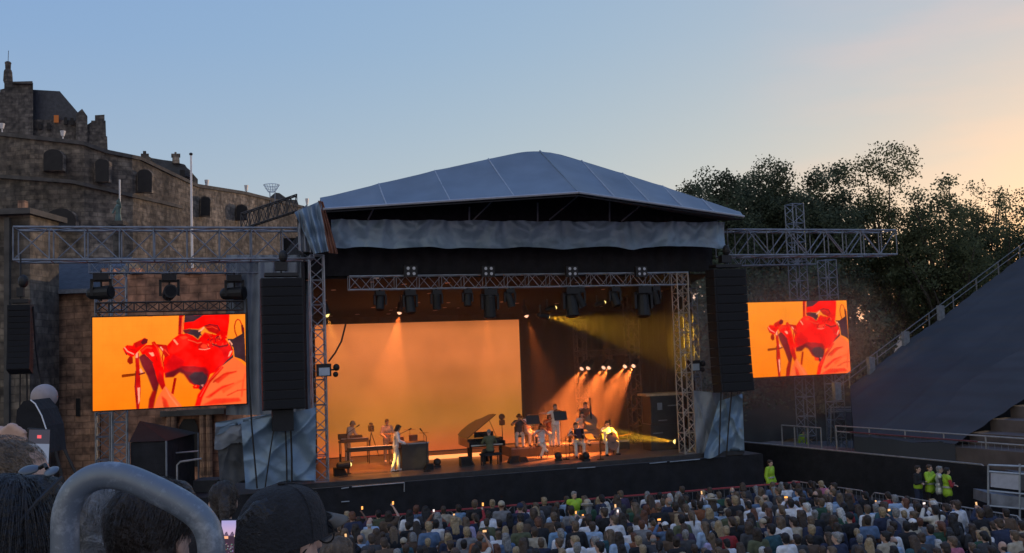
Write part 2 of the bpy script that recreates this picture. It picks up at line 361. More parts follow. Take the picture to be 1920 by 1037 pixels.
# parapet lamps, beacon, flagpole, statue
PALE = M("pale_lamp_glass", (.62, .60, .58), .5, 0, .1, 4)
for (x, y, Y, lab) in ((4, 236, 76.3, "pale lamp on post at left end of the parapet, below the palace gable"), (118, 250, 75.4, "pale lamp on post on parapet in front of the palace roof"),
                       (388, 344, 91, "small lamp on parapet just right of the flagpole"), (462, 354, 99, "small lamp on parapet beside the glass beacon bowl"), (576, 379, 112, "small lamp at the far end of the parapet by the stage roof")):
    b = at(x, y + 14, Y); h = (18 if x < 200 else 20) * Y / 1800
    t = thing("parapet_lamp", lab, "lamp", b, "lamps along the battery parapet")
    MB().bar(b, b + Vector((0, 0, h * .55)), .05, 6).build("post", BLACK if x > 200 else PALE, t)
    mb = MB(); mb.bar(b + Vector((0, 0, h * .5)), b + Vector((0, 0, h * 1.05)), .13, 6, .22); mb.build("lantern", PALE, t)
b = at(509, 385, 104); t = thing("beacon_bowl", "wide wire and glass beacon bowl on thin legs above the battery", "beacon", b)
mb = MB(); tp = at(509, 347, 104); rr = .85; 
for k in range(16):
    a = 2 * math.pi * k / 16; a2 = 2 * math.pi * (k + 1) / 16
    e = lambda a, r, z: tp + Vector((math.cos(a) * r, math.sin(a) * r, z))
    mb.bar(e(a, rr, 0), e(a, rr * .45, -.75), .02); mb.bar(e(a, rr, 0), e(a2, rr, 0), .035); mb.bar(e(a, rr * .75, -.4), e(a2, rr * .75, -.4), .02); mb.bar(e(a, rr * .45, -.75), e(a2, rr * .45, -.75), .03)
mb.build("bowl", M("pale_wire", (.5, .56, .62), .4, .4, .1), t)
for k in range(3):
    a = 2.1 * k + .3; MB().bar(tp + Vector((math.cos(a) * .38, math.sin(a) * .38, -.75)), tp + Vector((math.cos(a) * .3, math.sin(a) * .3, -2.4)), .035).build("leg", ALU, t)
b = at(366, 560, 62); tp = at(358, 289, 62); t = thing("flagpole", "tall bare white flagpole in front of the castle battery", "flagpole", Vector((tp.x, 62, 0)))
MB().bar((tp.x, 62, 0), tp, .11, 8, .06).build("pole", M("white_paint", (.75, .70, .68), .5, 0, .08), t); MB().ell(tp, (.12, .12, .1)).build("finial", BLACK, t)
b = at(222, 430, 58); t = thing("statue_post", "small green copper figure under a white spike behind the left truss", "statue", Vector((b.x, 58, 0)))
COPPER = M("green_copper", (.09, .14, .13), .7, .2, .4, 4)
mb = MB(); mb.bar((b.x, 58, 0), (b.x, 58, b.z + .3), .3, 8); mb.box((b.x, 58, b.z + .35), (.9, .9, .25)); mb.build("pedestal", ST2, t)
mb = MB(); z = b.z + .45; mb.cap((b.x, 58, z), (b.x, 58, z + .5), .22, .14); mb.cap((b.x, 58, z + .5), (b.x, 58, z + .95), .14, .17); mb.ell((b.x, 58, z + 1.22), (.11, .12, .15)); mb.cap((b.x - .15, 58, z + .9), (b.x - .3, 57.9, z + .55), .06); mb.cap((b.x + .15, 58, z + .9), (b.x + .12, 57.8, z + 1.35), .06); mb.build("figure", COPPER, t)
MB().bar((b.x + .1, 58, z + 1.2), (b.x + .1, 58, z + 2.6), .05, 6).build("spike", PALE, t)

# low buildings in front of the battery
lo = thing("slate_lodge", "long low stone lodge with dark slate roof left of the big screen", "building", Vector((at(100, 700, 50).x, 50, 0)))
def wallpx(x0, x1, ytop, Y, dep):
    a, b = at(x0, ytop, Y), at(x1, ytop, Y); zt = (a.z + b.z) / 2
    return MB().box(((a.x + b.x) / 2, Y + dep / 2, zt / 2), (b.x - a.x, dep, zt))
wallpx(-60, 186, 552, 50, 6).build("wall", ST4, lo)
a, b = at(-60, 549, 49.6), at(186, 549, 49.6); zt = a.z * .5 + b.z * .5
mb = MB(); zr = at(110, 486, 54).z; mb.poly([(a.x, 49.6, zt), (a.x, 54, zr), (a.x, 58, zt)], (b.x - a.x, 0, 0)); mb.build("roof", SLATE, lo)
mb = MB(); mb.box(((a.x + b.x) / 2, 49.55, zt), (b.x - a.x, .25, .22)); mb.build("gutter", M("lead_gutter", (.16, .17, .19), .6), lo)
for x, y in ((24, 770), (142, 765), (20, 640)):
    slab([(x, y - 18), (x + 8, y - 18), (x + 8, y + 16), (x, y + 16)], 49.9, .2).build("window", VOID, lo)
gh = thing("red_gatehouse", "red sandstone gatehouse block rising behind the left big screen", "building", Vector((at(310, 700, 48.5).x, 48.5, 0)))
wallpx(188, 452, 513, 48.5, 5).build("wall", ST3, gh)
for x0, x1 in ((190, 215), (240, 262), (345, 380), (420, 445)):
    a, b = at(x0, 513, 48.4), at(x1, 513, 48.4); MB().box(((a.x + b.x) / 2, 48.7, a.z + .12), (b.x - a.x, .7, .3)).build("merlon", ST3, gh)
dr = slab([(336, 875), (336, 800), (344, 786), (364, 786), (371, 800), (371, 875)], 48.3, .3).build("doorway", VOID, gh)
for x in (318, 326, 380, 392): 
    a = at(x, 770, 48.2); MB().bar((a.x, 48.2, 0), (a.x, 48.2, a.z), .16, 8).build("column", ST4, gh)
slab([(300, 772), (420, 766), (420, 776), (300, 782)], 48.0, .5).build("lintel", COPE, gh)
tu = thing("corner_turret", "square brown stone turret with flat cap at left edge beside the battery", "turret", Vector((at(25, 500, 46.5).x, 46.5, 0)))
wallpx(-60, 56, 404, 46.5, 3).build("wall", ST1, tu)
a, b = at(-64, 398, 46.3), at(61, 398, 46.3); MB().box(((a.x + b.x) / 2, 48, a.z * .5 + b.z * .5), (b.x - a.x, 3.9, .28)).build("cap", COPE, tu)
a = at(12, 404, 46.3); MB().box((a.x, 46.42, a.z / 2), (.25, .2, a.z - .2)).build("pilaster", COPE, tu)
a = at(43, 385, 48); mb = MB(); mb.box((a.x, 48, a.z - .1), (.35, .35, .65)); mb.build("chimney_pot", ST4, tu)

# ================================================================ trees
def leafmat(name, c, tr):
    m = bpy.data.materials.new(name); m.use_nodes = True; t = m.node_tree; n = t.nodes; l = t.links; n.remove(n["Principled BSDF"])
    oi = n.new("ShaderNodeTexCoord"); nz = n.new("ShaderNodeTexNoise"); nz.inputs["Scale"].default_value = .8; nz.inputs["Detail"].default_value = 3; l.new(oi.outputs["Object"], nz.inputs["Vector"])
    cr = n.new("ShaderNodeValToRGB"); cr.color_ramp.elements[0].position = .35; cr.color_ramp.elements[1].position = .65
    cr.color_ramp.elements[0].color = [x * .6 for x in c] + [1]; cr.color_ramp.elements[1].color = [x * 1.4 for x in c] + [1]; l.new(nz.outputs[0], cr.inputs[0])
    d = n.new("ShaderNodeBsdfDiffuse"); tl = n.new("ShaderNodeBsdfTranslucent"); mx = n.new("ShaderNodeMixShader"); mx.inputs[0].default_value = tr
    l.new(cr.outputs[0], d.inputs[0]); l.new(cr.outputs[0], tl.inputs[0]); l.new(d.outputs[0], mx.inputs[1]); l.new(tl.outputs[0], mx.inputs[2]); l.new(mx.outputs[0], n["Material Output"].inputs[0])
    return m
LEAF = [leafmat("dark_leaves", (.085, .105, .068), .35), leafmat("green_leaves", (.11, .125, .068), .45)]
BARK = M("bark", (.06, .05, .04), .95, 0, .4, 3)
def leaves(name, centres, per, sig, size, mat, parent):
    c = np.repeat(np.array(centres, dtype=float), per, axis=0); n = len(c)
    p = c + np.clip(rng.normal(0, 1, (n, 3)), -1.9, 1.9) * np.array([sig, sig, sig * .75])
    a = rng.normal(0, 1, (n, 3)); a /= np.linalg.norm(a, axis=1)[:, None]
    b = rng.normal(0, 1, (n, 3)); b -= a * (a * b).sum(1)[:, None]; b /= np.linalg.norm(b, axis=1)[:, None]
    s = (size * rng.uniform(.6, 1.35, n))[:, None]
    v = np.stack([p - a * s * .5, p + b * s * .32, p + a * s * .5, p - b * s * .32], 1).reshape(-1, 3)
    o = Vector((v[:, 0].mean(), v[:, 1].mean(), v[:, 2].min()))
    v -= np.array(o)
    me = bpy.data.meshes.new(name); me.vertices.add(4 * n); me.vertices.foreach_set("co", v.ravel())
    me.loops.add(4 * n); me.loops.foreach_set("vertex_index", np.arange(4 * n)); me.polygons.add(n); me.polygons.foreach_set("loop_start", np.arange(0, 4 * n, 4))
    me.update(calc_edges=True); me.materials.append(mat); ob = bpy.data.objects.new(name, me); col.objects.link(ob)
    if parent: ob.parent = parent; ob.location = o - wloc(parent)
    else: ob.location = o
    return ob
def tree(label, px, ytop, ybot, wpx, Y, nclump, per, sig, size, li, trunk=True, name="leafy_tree", cat="tree", grp="trees beyond the stage", extra=()):
    top = at(px, ytop, Y); bot = at(px, ybot, Y); rx = wpx / 2 * Y / 1800; cz = (top.z + bot.z) / 2; rz = (top.z - bot.z) / 2
    root = thing(name, label, cat, Vector((top.x, Y, 0)), grp); cs = []
    lobes = []
    for k in range(13):
        a = 2.399 * k + random.uniform(-.3, .3); q = math.sqrt((k + .5) / 13) * .66
        lobes.append((top.x + math.cos(a) * q * rx, Y + random.uniform(-.45, .45) * rx, cz + math.sin(a) * q * rz, random.uniform(.38, .5)))
    lobes += [(top.x, Y, cz - rz * .1, .62), (top.x, Y, cz - rz * .45, .5)]
    while len(cs) < nclump:
        lb = random.choice(lobes); d = rng.normal(0, 1, 3); d /= np.linalg.norm(d); q = rng.uniform(.55, 1.0)
        p = (lb[0] + d[0] * lb[3] * rx * q, lb[1] + d[1] * lb[3] * rx * q, lb[2] + d[2] * lb[3] * rz * q)
        if p[2] < 1.0 or p[2] > top.z: continue
        cs.append(p)
    for (ex, ey, en) in extra:
        e = at(ex, ey, Y)
        for _ in range(en): cs.append((e.x + random.gauss(0, .6), Y + random.gauss(0, .6), e.z + random.gauss(0, .45)))
    leaves("crown", cs, per, sig, size, LEAF[li], root)
    if trunk:
        mb = MB(); b0 = Vector((top.x, Y, 0)); f = Vector((top.x + random.uniform(-.4, .4), Y, max(2.5, bot.z * .9)))
        mb.tube([b0, b0.lerp(f, .5) + Vector((random.uniform(-.2, .2), 0, 0)), f], [.5, .42, .36], 8)
        for k in range(0, len(cs), max(1, len(cs) // 34)):
            c = Vector(cs[k]); m_ = f.lerp(c, .5) + Vector((random.uniform(-.6, .6), random.uniform(-.6, .6), random.uniform(-.2, .7)))
            mb.tube([f, m_, c], [.2, .11, .03], 5)
        mb.build("trunk", BARK, root)
    return root
tree("round dark tree just above the right end of the stage roof", 1335, 318, 560, 210, 70, 390, 108, .42, .21, 0)
tree("tallest broad dark tree right of the stage roof", 1425, 287, 600, 210, 74, 442, 108, .42, .21, 0)
tree("dark tree behind the top of the right screen tower", 1535, 298, 610, 190, 72, 351, 101, .42, .21, 0)
tree("tree with thin feathery sprays sticking up at its top", 1640, 318, 650, 190, 76, 299, 101, .42, .21, 1, extra=((1655, 286, 1), (1666, 294, 2), (1690, 300, 2), (1648, 304, 2), (1630, 314, 3), (1600, 322, 4), (1585, 330, 5), (1700, 322, 4)))
tree("loose bright-gapped tree above the upper rail of the covered stand", 1752, 316, 660, 240, 73, 240, 97, .42, .21, 1)
tree("tree at the right edge, low behind the covered stand", 1885, 350, 640, 250, 78, 230, 97, .42, .21, 1)
tree("small tree filling the gap between the two loose trees", 1700, 400, 640, 170, 80, 71, 90, .42, .21, 1)
tree("tree between the loose tree and the right frame edge, behind the upper stand", 1822, 350, 640, 190, 82, 190, 97, .42, .21, 1)
for i, (px, yt, wp, n_, lab) in enumerate(((1350, 470, 210, 300, "dark bushes between the stage tower and the right big screen"), (1480, 480, 250, 320, "dark bushes directly behind the right big screen"), (1600, 560, 150, 190, "dark bushes just right of the right big screen"), (1735, 640, 190, 70, "dark bushes behind the rail of the covered stand"))):
    tree(lab, px, yt, 860, wp, 62 + i, n_, 80, .5, .30, 0, True, "tall_bush", "bush", "bushes behind the right screen")

# ================================================================ covered stand on the right
F0 = Vector((11.8, 42, 2.3)); FD = Vector((.516, -.857, 0)).normalized(); FN = Vector((.857, .516, 0)).normalized(); SL = .435
def G(t, s, dz=0): return F0 + FD * t + FN * s + Vector((0, 0, SL * s + dz))
COVER = M("stand_cover_fabric", (.062, .067, .077), 1.0, 0, .10, .5, .08, bscale=.9)
COVER.node_tree.nodes["Principled BSDF"].inputs["Specular IOR Level"].default_value = 0
stand = thing("covered_stand", "raked seating stand under dark cover with rails along its edge, right side", "grandstand", Vector((F0.x, F0.y, 0)))
TB = 7.9
def cov(a, b):
    s = 24 * b; t0_ = 3.4 * (1 - min(1, s / 4.0)); t = t0_ + (TB + 2.2 * min(1, b * 2.2) - t0_) * a
    q_ = s % 1.0; dz = .07 * (min(1, max(0, (q_ - .35) / .3)) - q_) + .05 * math.exp(-(((t + .4) % 3.1 - 1.5) / .12) ** 2) + noise.noise(Vector((t * .25, s * .3, 1))) * .12 + noise.noise(Vector((t * .9, s * .9, 5))) * .06
    return G(t, s, dz)
mb = MB(); mb.grid(lambda a, b: cov(a * .64, b), 40, 192); mb2 = MB(); mb2.grid(lambda a, b: cov(.64 + a * .36, b) + Vector((0, 0, .012)), 24, 192); mb2.build('cover_strip', M('stand_cover_dark', (.042, .046, .055), 1.0, 0, .12, .5, .08, bscale=.9), stand, smooth=True); mb.grid(lambda a, b: G(3.4 + (TB - 3.4) * a, -.05, -2.25 * (1 - b) + .02) if b < 1 else cov(a, 0), 30, 3)
mb.grid(lambda a, b: Vector((cov(0, a).x, cov(0, a).y, cov(0, a).z * b)), 24, 2)
mb.build("cover", COVER, stand, smooth=True)
mb = MB(); TER = M("timber_terrace", (.10, .078, .072), .85, 0, .25, 1.5)
for k in range(24):
    s = k * 1.0; c = G(0, s); zt = 2.2 + SL * s
    ta = TB + 2.2 * min(1, s / 24 * 2.2) - .3
    mid = F0 + FD * ((ta + 24) / 2) + FN * (s + .5); mb.box((mid.x, mid.y, zt / 2), (24 - ta, 1.0 - .004 * k, zt), FD, FN)
mb.build("terrace", TER, stand)
RAIL = M("rail_paint", (.30, .29, .29), .5, .3, .2)
mb = MB(); mb.tube([G(0, s, .62) for s in range(3, 25)], .024, 6); mb.tube([G(0, s, .34) for s in range(3, 25)], .022, 6)
for s in range(4, 25, 2): mb.bar(G(0, s, -.1), G(0, s, .62), .035, 6)
mb.build("edge_rail", M("dark_rail", (.15, .15, .155), .5, .3, .2), stand)
for s in (3.0, 5.4, 8.0, 10.8): MB().box(G(.1, s, .25), (.16, .4, .8), FD, FN).build("rail_plate", M("plate_grey", (.17, .18, .19), .7), stand)
# black arena wall, walkway and rail
W0 = Vector((10.3, 44.2, 0)); W1 = Vector((16.45, 34.05, 0)); WDr = (W1 - W0).normalized(); WN = Vector((-WDr.y, WDr.x, 0)); WN = WN if WN.x > 0 else -WN
wl = (W1 - W0).length
aw = thing("arena_wall", "long low black wall below the covered stand, stewards standing before it", "wall", (W0 + W1) / 2)
MB().box((W0 + W1) / 2 + Vector((0, 0, .82)), (wl, .12, 1.64), WDr, WN).build("panel", BLKCLOTH, aw)
MB().tube([W0 + Vector((0, 0, 1.67)), W1 + Vector((0, 0, 1.67)) - WDr * .25, W1 + Vector((0, 0, 1.5))], .035, 6).build("coping", RAIL, aw)
sw = thing("stand_walkway", "timber walkway with grey handrails along the foot of the covered stand", "walkway", (W0 + W1) / 2 + WN * 1.3)
c = W0 + WDr * (wl * .5 + 5) + WN * .98; MB().box(c + Vector((0, 0, .78)), (wl + 10, 1.75, 1.56), WDr, WN).build("deck", TER, sw)
RS = wl * .42
def rail_run(mb, p0, p1, h, n, post=True, r=.03):
    for hh in h: mb.bar(p0 + Vector((0, 0, hh)), p1 + Vector((0, 0, hh)), r, 6)
    for i in range(n + 1):
        p = p0.lerp(p1, i / n); mb.bar(p, p + Vector((0, 0, h[0])), r, 6)
mb = MB(); zz = Vector((0, 0, 1.56)); rail_run(mb, W0 + WDr * RS + WN * .35 + zz, W0 + WDr * (wl + 8) + WN * .35 + zz, (1.08, .85), 9)
rail_run(mb, W0 + WDr * 2 + WN * .35 + zz, W0 + WDr * (RS - .8) + WN * .35 + zz, (.95,), 3)
mb.build("handrail", RAIL, sw)
mb = MB()
for i in range(60):
    p = W0 + WDr * (RS + (wl + 8 - RS) * i / 60) + WN * .35 + zz; mb.bar(p, p + Vector((0, 0, .85)), .008)
mb.build("rail_mesh", ALUD, sw)
MB().tube([G(3.5, -.35, .35), G(9, -.35, .35)], .03, 5).build("red_light_strip", M("red_light_paint", (.13, .03, .035), .7), stand)  # red light along the cover's foot put in as a coloured strip
bw = thing("black_base_wall", "black base wall with small white notices behind the steel steps, right edge", "wall", W1 + WDr * 4 + WN * .6)
MB().box(W1 + WDr * 4.5 + WN * .05 + Vector((0, 0, .76)), (9, .1, 1.52), WDr, WN).build("panel", BLKCLOTH, bw)
for t_ in (1.05, 1.75): MB().box(W1 + WDr * t_ + WN * -.02 + Vector((0, 0, 1.2)), (.2, .02, .24), WDr, WN).build("notice", PALE, bw)
# platform with ramp by the right screen tower
pf = thing("access_platform", "grey railed platform and ramp between screen tower and covered stand", "platform", onz(1600, 830, 1.6))
P0 = onv(1560, 812, 3.2); 
mb = MB(); q0, q1 = onv(1556, 800, 3.4), onv(1652, 790, 4.2)
mb.poly([onv(1556, 822, 3.2), onv(1618, 822, 3.2), onv(1655, 783, 4.4), onv(1655, 768, 4.6), onv(1560, 768, 3.4)], (0, .5, 0)); mb.build("deck", M("platform_grey", (.10, .10, .11), .8), pf)
mb = MB()
for (a, b) in (((1558, 764), (1653, 764)), ((1558, 772), (1650, 772)), ((1655, 763), (1618, 808)), ((1655, 772), (1622, 815)), ((1558, 764), (1558, 830)), ((1655, 763), (1655, 790)), ((1618, 808), (1618, 835)), ((1640, 780), (1640, 800))):
    mb.bar(onv(*a, 3.1), onv(*b, 3.1), .035, 6)
mb.build("rail", RAIL, pf)
# steel steps at the right edge
st = thing("steel_steps", "grey steel access steps with pale side panel at the right edge", "steps", Vector((at(1890, 985, 31.5).x, 31.5, 0)))
def stp(x, y, d=0): return at(x, y, 31.5 + d)
mb = MB()
for (a, b) in (((1853, 872), (1960, 876)), ((1853, 884), (1960, 892)), ((1853, 872), (1853, 985)), ((1912, 870), (1912, 984)), ((1853, 948), (1960, 958)), ((1853, 920), (1960, 930))): mb.bar(stp(*a), stp(*b), .035, 6)
mb.build("frame", ALU, st)
mb = MB(); mb.poly([stp(1858, 884), (stp(1911, 888)), stp(1911, 919), stp(1858, 913)], (0, .05, 0)); mb.build("side_panel", M("pale_panel", (.40, .41, .46), .5, .1, .1), st)
mb = MB(); mb.poly([stp(1858, 926), stp(1950, 936), stp(1950, 956), stp(1858, 946)], (0, 1.2, 0)); mb.build("tread", ALUD, st)
mb = MB(); mb.poly([stp(1914, 888), stp(1960, 892), stp(1960, 924), stp(1914, 919)], (0, 1.0, 0)); mb.build("body", M("dark_panel", (.06, .06, .07), .7), st)

# ================================================================ concert stage
stage = thing("concert_stage", "big covered concert stage with pale peaked roof and black skirt", "stage", L(1, 3, 0))
DECK = M("stage_deck_floor", (.10, .085, .08), .38, 0, .3, 1.5)
MB().sbox(-8.2, 9.7, 0, 9.2, 1.62, 1.8).build("deck", DECK, stage)
def cloth(fn, nu, nv): mb = MB(); mb.grid(fn, nu, nv); return mb
def skirt(a, b):
    u = -13 + 23.6 * a; z = 1.61 * b
    return L(u, -.06 + .03 * math.sin(u * 7) * (1 - b * .6) + noise.noise(Vector((u * .5, z, 0))) * .08 * (1 - b), z)
cloth(skirt, 200, 8).build("skirt", BLKCLOTH, stage, smooth=True)
MB().sbox(-8.25, 9.75, -.045, -.004, 1.65, 1.79).build("deck_edge", M("deck_edge_dark", (.03, .03, .035), .6), stage)
MB().sbox(-13, -8.25, 0, 5, 1.4, 1.6).build("wing_deck", BLACK, stage)
MB().sbox(9.75, 10.6, 0, 5, 1.4, 1.6).build("wing_deck", BLACK, stage)
def drape(u0, v0, u1, v1, z0, z1, amp=.06, fq=9):
    ln = math.hypot(u1 - u0, v1 - v0); nx_, ny_ = -(v1 - v0) / ln, (u1 - u0) / ln
    def f(a, b):
        k = amp * math.sin(a * ln * fq + 1.3 * math.sin(a * ln * 1.7)); return L(u0 + (u1 - u0) * a + nx_ * k, v0 + (v1 - v0) * a + ny_ * k, z0 + (z1 - z0) * b)
    return cloth(f, max(8, int(ln * 10)), 4)
drape(-7.9, 8.9, 9.4, 8.9, 1.8, 11.6).build("back_drape", M("stage_black_velvet", (.006, .006, .007), 1, 0, .3, 2), stage, smooth=True)
drape(-7.75, .9, -7.75, 8.9, 1.8, 11.0).build("side_drape", BLKCLOTH, stage, smooth=True)
drape(8.7, 1.9, 8.7, 8.9, 1.8, 11.0).build("side_drape", BLKCLOTH, stage, smooth=True)
drape(-7.6, .95, 9.3, .95, 9.25, 11.6, .04).build("header_drape", BLKCLOTH, stage, smooth=True)
# sagging inner ceiling cloth; sky light through its holes painted as pale spots
mc = bpy.data.materials.new("ceiling_cloth"); mc.use_nodes = True; t = mc.node_tree; n = t.nodes; l = t.links
b = n["Principled BSDF"]; b.inputs["Roughness"].default_value = .9; tc = n.new("ShaderNodeTexCoord"); vo = n.new("ShaderNodeTexVoronoi"); vo.inputs["Scale"].default_value = 1.15; l.new(tc.outputs["Object"], vo.inputs["Vector"])
cr = n.new("ShaderNodeValToRGB"); cr.color_ramp.interpolation = 'CONSTANT'; cr.color_ramp.elements[0].color = (.75, .6, .5, 1); cr.color_ramp.elements[1].position = .13; cr.color_ramp.elements[1].color = (.006, .005, .006, 1)
l.new(vo.outputs["Distance"], cr.inputs[0]); l.new(cr.outputs[0], b.inputs["Base Color"])
MB().poly([L(-7.7, 1.1, 9.15), L(9.2, 1.1, 9.15), L(9.2, 8.8, 7.95), L(-7.7, 8.8, 7.95)], (0, 0, .04)).build("ceiling_cloth", mc, stage)

# roof canopy
rA = onv(606, 392, -1.0); rB = onv(1085, 361, -4.0); rC = onv(1395, 406, -1.0); rT = onv(1012, 277, .6)
rA2 = onv(600, 371, .2); rC2 = onv(1388, 397, .2)
mr = M("roof_fabric", (.14, .185, .24), .55, 0, .16, .7, .12)
def topc(t0, a): return t0.lerp(rT, a) + Vector((0, 0, .05 * math.sin(math.pi * a) - .14 * max(0, (a - .88) / .12) ** 2))
def canopy(e0, e1, t0, t1, nb, nm):
    # panels between seam lines; each panel bellies a little
    k = 8; mb = MB()
    nrm = (e1 - e0).cross(t1 - e0).normalized()
    if nrm.y > 0: nrm = -nrm
    def f(a, b):
        tt = topc(t0, a); p = e0.lerp(e1, a).lerp(tt, b); ph = (a * nb) % 1.0
        w_ = e0.lerp(e1, a) - t0.lerp(t1, a)
        s = math.sin(math.pi * ph) ** .6 if 0 < ph < 1 else 0
        fade = min(1, w_.length / 2.0)
        return p - nrm * (.16 * s * math.sin(math.pi * min(1, max(0, b)))) * fade - Vector((0, 0, .03 * s * (b if b > .9 else 0))) * fade + nrm * (.03 * noise.noise(Vector((p.x * .6, p.z * .8, 2))))
    mb.grid(f, nb * k, 8); return mb.build(nm, mr, stage, smooth=True)
canopy(rA, rB, rA2, rT, 4, "roof_panel"); canopy(rC, rB, rC2, rT, 5, "roof_panel")
back = VD * 9.0; dn2 = Vector((0, 0, .08))
mb = MB(); mb.poly([rA2 - dn2, rT - dn2 * 6, rT - dn2 * 6 + back, rA2 - dn2 + back], (0, 0, -.08)); mb.build("roof_slope", mr, stage)
mb = MB(); mb.poly([rC2 - dn2, rT - dn2 * 6, rT - dn2 * 6 + back, rC2 - dn2 + back], (0, 0, -.08)); mb.build("roof_slope", mr, stage)
mb = MB(); mb.tube([rA, rA.lerp(rB, .5), rB], .05, 6); mb.tube([rB, rB.lerp(rC, .5), rC], .05, 6); mb.build("eave_rail", M("eave_tube", (.36, .38, .42), .45, .4, .1), stage)
mb = MB(); mb.tube([topc(rA2, k / 20) + Vector((0, .05, -.06)) for k in range(21)] + [topc(rC2, k / 20) + Vector((0, .05, -.06)) for k in range(19, -1, -1)], .05, 6); mb.build("ridge_rail", mr, stage)
mb = MB(); mb.tube([rB, rT - Vector((0, 0, .12))], .03, 5); mb.build("hip_seam", mr, stage)
for (e0, t0, nb) in ((rA, rA2, 4), (rC, rC2, 5)):
    for i in range(1, nb): MB().tube([e0.lerp(rB, i / nb), e0.lerp(rB, i / nb).lerp(t0.lerp(rT, i / nb), .5), topc(t0, i / nb)], .026, 5).build("seam", M("roof_seam", (.30, .34, .40), .5, 0, .15), stage)
# dark lining under the overhang, gable posts
dn = Vector((0, 0, -.10)); mb = MB(); P1, P2, P3 = L(-7.9, .9, 11.5), L(1.3, .9, 13.2), L(9.9, .9, 11.45)
for q in ((rA + dn, rB + dn, P2), (rA + dn, P2, P1), (rB + dn, rC + dn, P3), (rB + dn, P3, P2)): mb.poly(q, (0, 0, -.03))
mb.build("roof_lining", BLKCLOTH, stage)
mb = MB(); mb.poly([L(-7.6, 9.0, 11), L(9.4, 9.0, 11), L(1.3, 9.0, 14.0)], VD * .05); mb.poly([L(-7.9, .97, 11.1), L(9.6, .97, 11.1), L(9.6, .97, 11.5), L(1.3, .97, 13.4), L(-7.9, .97, 11.5)], VD * .03); mb.build("gable_cloth", BLKCLOTH, stage)
for px, tp in ((880, 388), (1008, 380), (1143, 375)):
    mb = MB(); mb.bar(onv(px, 418, -.2), onv(px, tp, -.2), .035, 6); mb.build("gable_post", ALUD, stage)
for a, b in (((885, 415), (925, 375)), ((1030, 412), (1085, 366)), ((1165, 415), (1210, 378)), ((690, 412), (700, 392))): MB().bar(onv(*a, -.2), onv(*b, -.35), .03, 6).build("gable_brace", ALUD, stage)
# silver valance
def fold(a, fs): return sum(A * math.exp(-((a - c) / w_) ** 2) for c, w_, A in fs)
FV = ((.03, .02, .5), (.265, .03, .9), (.55, .03, .4), (.735, .025, 1.0), (.98, .02, .7), (.13, .03, .3), (.40, .03, .3), (.86, .03, .25))
def val(a, b):
    u = -6.9 + 16.1 * a; f = fold(a, FV); bot = 10.18 + .02 * math.sin(a * 9) - .10 * f + .03 * math.sin(a * 31); top = 11.2 + .02 * math.sin(a * 60)
    z = bot + (top - bot) * b
    nearest = min(FV, key=lambda q: abs(q[0] - a))
    sw = math.sin((a - nearest[0]) * 70 / (.35 + (1 - b))) * .10 * math.exp(-abs(a - nearest[0]) * 22)
    sw += .05 * noise.noise(Vector((u * 1.3, z * 1.1 + u * .4, 7))) + .09 * math.sin(b * 5 + 12 * abs(a - nearest[0])) * min(1, 14 * abs(a - nearest[0])) * (1 - b) * b * 4
    sw += .08 * noise.noise(Vector((a * 26 + b * 1.5 * (1 if a < .5 else -1), b * 1.2, 3))) * (1.2 - b) + .05 * abs(noise.noise(Vector((a * 60, b * 3 + a * 20, 11))))
    return L(u, -.32 + sw * .95, z)
vo_ = cloth(val, 220, 18).build("valance", SILVER, stage, smooth=True)
# bunched side tarp by the left end of the roof
def bunch(pa, pb, v0, amp):
    def f(a, b):
        p = Vector((pa[0][0] + (pa[1][0] - pa[0][0]) * a, pa[0][1] + (pa[1][1] - pa[0][1]) * a, 0)).lerp(Vector((pb[0][0] + (pb[1][0] - pb[0][0]) * a, pb[0][1] + (pb[1][1] - pb[0][1]) * a, 0)), b)
        return onv(p.x, p.y, v0 + amp * math.sin(a * 19 + 2 * b) + amp * 1.5 * noise.noise(Vector((a * 4, b * 4, 0))))
    return cloth(f, 40, 16)
bunch(((552, 398), (604, 375)), ((588, 476), (622, 470)), -.9, .12).build("side_tarp", SILVER, stage, smooth=True)
bunch(((556, 396), (575, 384)), ((560, 470), (588, 474)), -.7, .1).build("side_tarp", GREYTARP, stage, smooth=True)
bunch(((596, 376), (606, 378)), ((616, 474), (634, 476)), -1.0, .05).build("tarp_flap", M("rust_tarp", (.20, .085, .055), .7, 0, .3, 2), stage, smooth=True)
def curt(a, b):
    p = onv(424 + 164 * a, 478 + 300 * (1 - b), 3.0 - 1.6 * a); return p + VD * (.07 * math.sin(a * 46 + math.sin(b * 4)) + .05 * noise.noise(Vector((a * 9, b * 3, 2))))
cloth(curt, 110, 14).build("side_curtain", M("grey_curtain", (.20, .235, .285), .6, .1, .15, 1.5), stage, smooth=True)
# crumpled silver sheets at the foot of the stage, left and right
def sheet(c, v0, amp, sd_, diag):
    tl, tr, br, bl = c
    def f(a, b):
        x = (tl[0] * (1 - a) + tr[0] * a) * b + (bl[0] * (1 - a) + br[0] * a) * (1 - b); y = (tl[1] * (1 - a) + tr[1] * a) * b + (bl[1] * (1 - a) + br[1] * a) * (1 - b)
        k = noise.noise(Vector((a * 2.5 + b * diag, b * 1.5 - a * .5, sd_))) * 2.2 + noise.noise(Vector((a * 7 + b * diag * 2.5, b * 4, sd_ + 3))) * .35
        w1_ = a * 5 - b * diag * 3.2 + .7 * noise.noise(Vector((a * 3, b * 3, sd_))); k += 1.5 * (1 - abs(math.sin(w1_ * 1.0))) ** 2 * (.4 + .6 * b) + .5 * (1 - abs(math.sin((a * 1 + b * 2.6 + sd_) * 1.6 + noise.noise(Vector((a * 4, b * 2, sd_)))))) ** 3
        return onv(x, y + (10 * math.sin(a * 5 + 1) if b == 0 else 0), v0 - amp * k)
    return cloth(f, 60, 50)
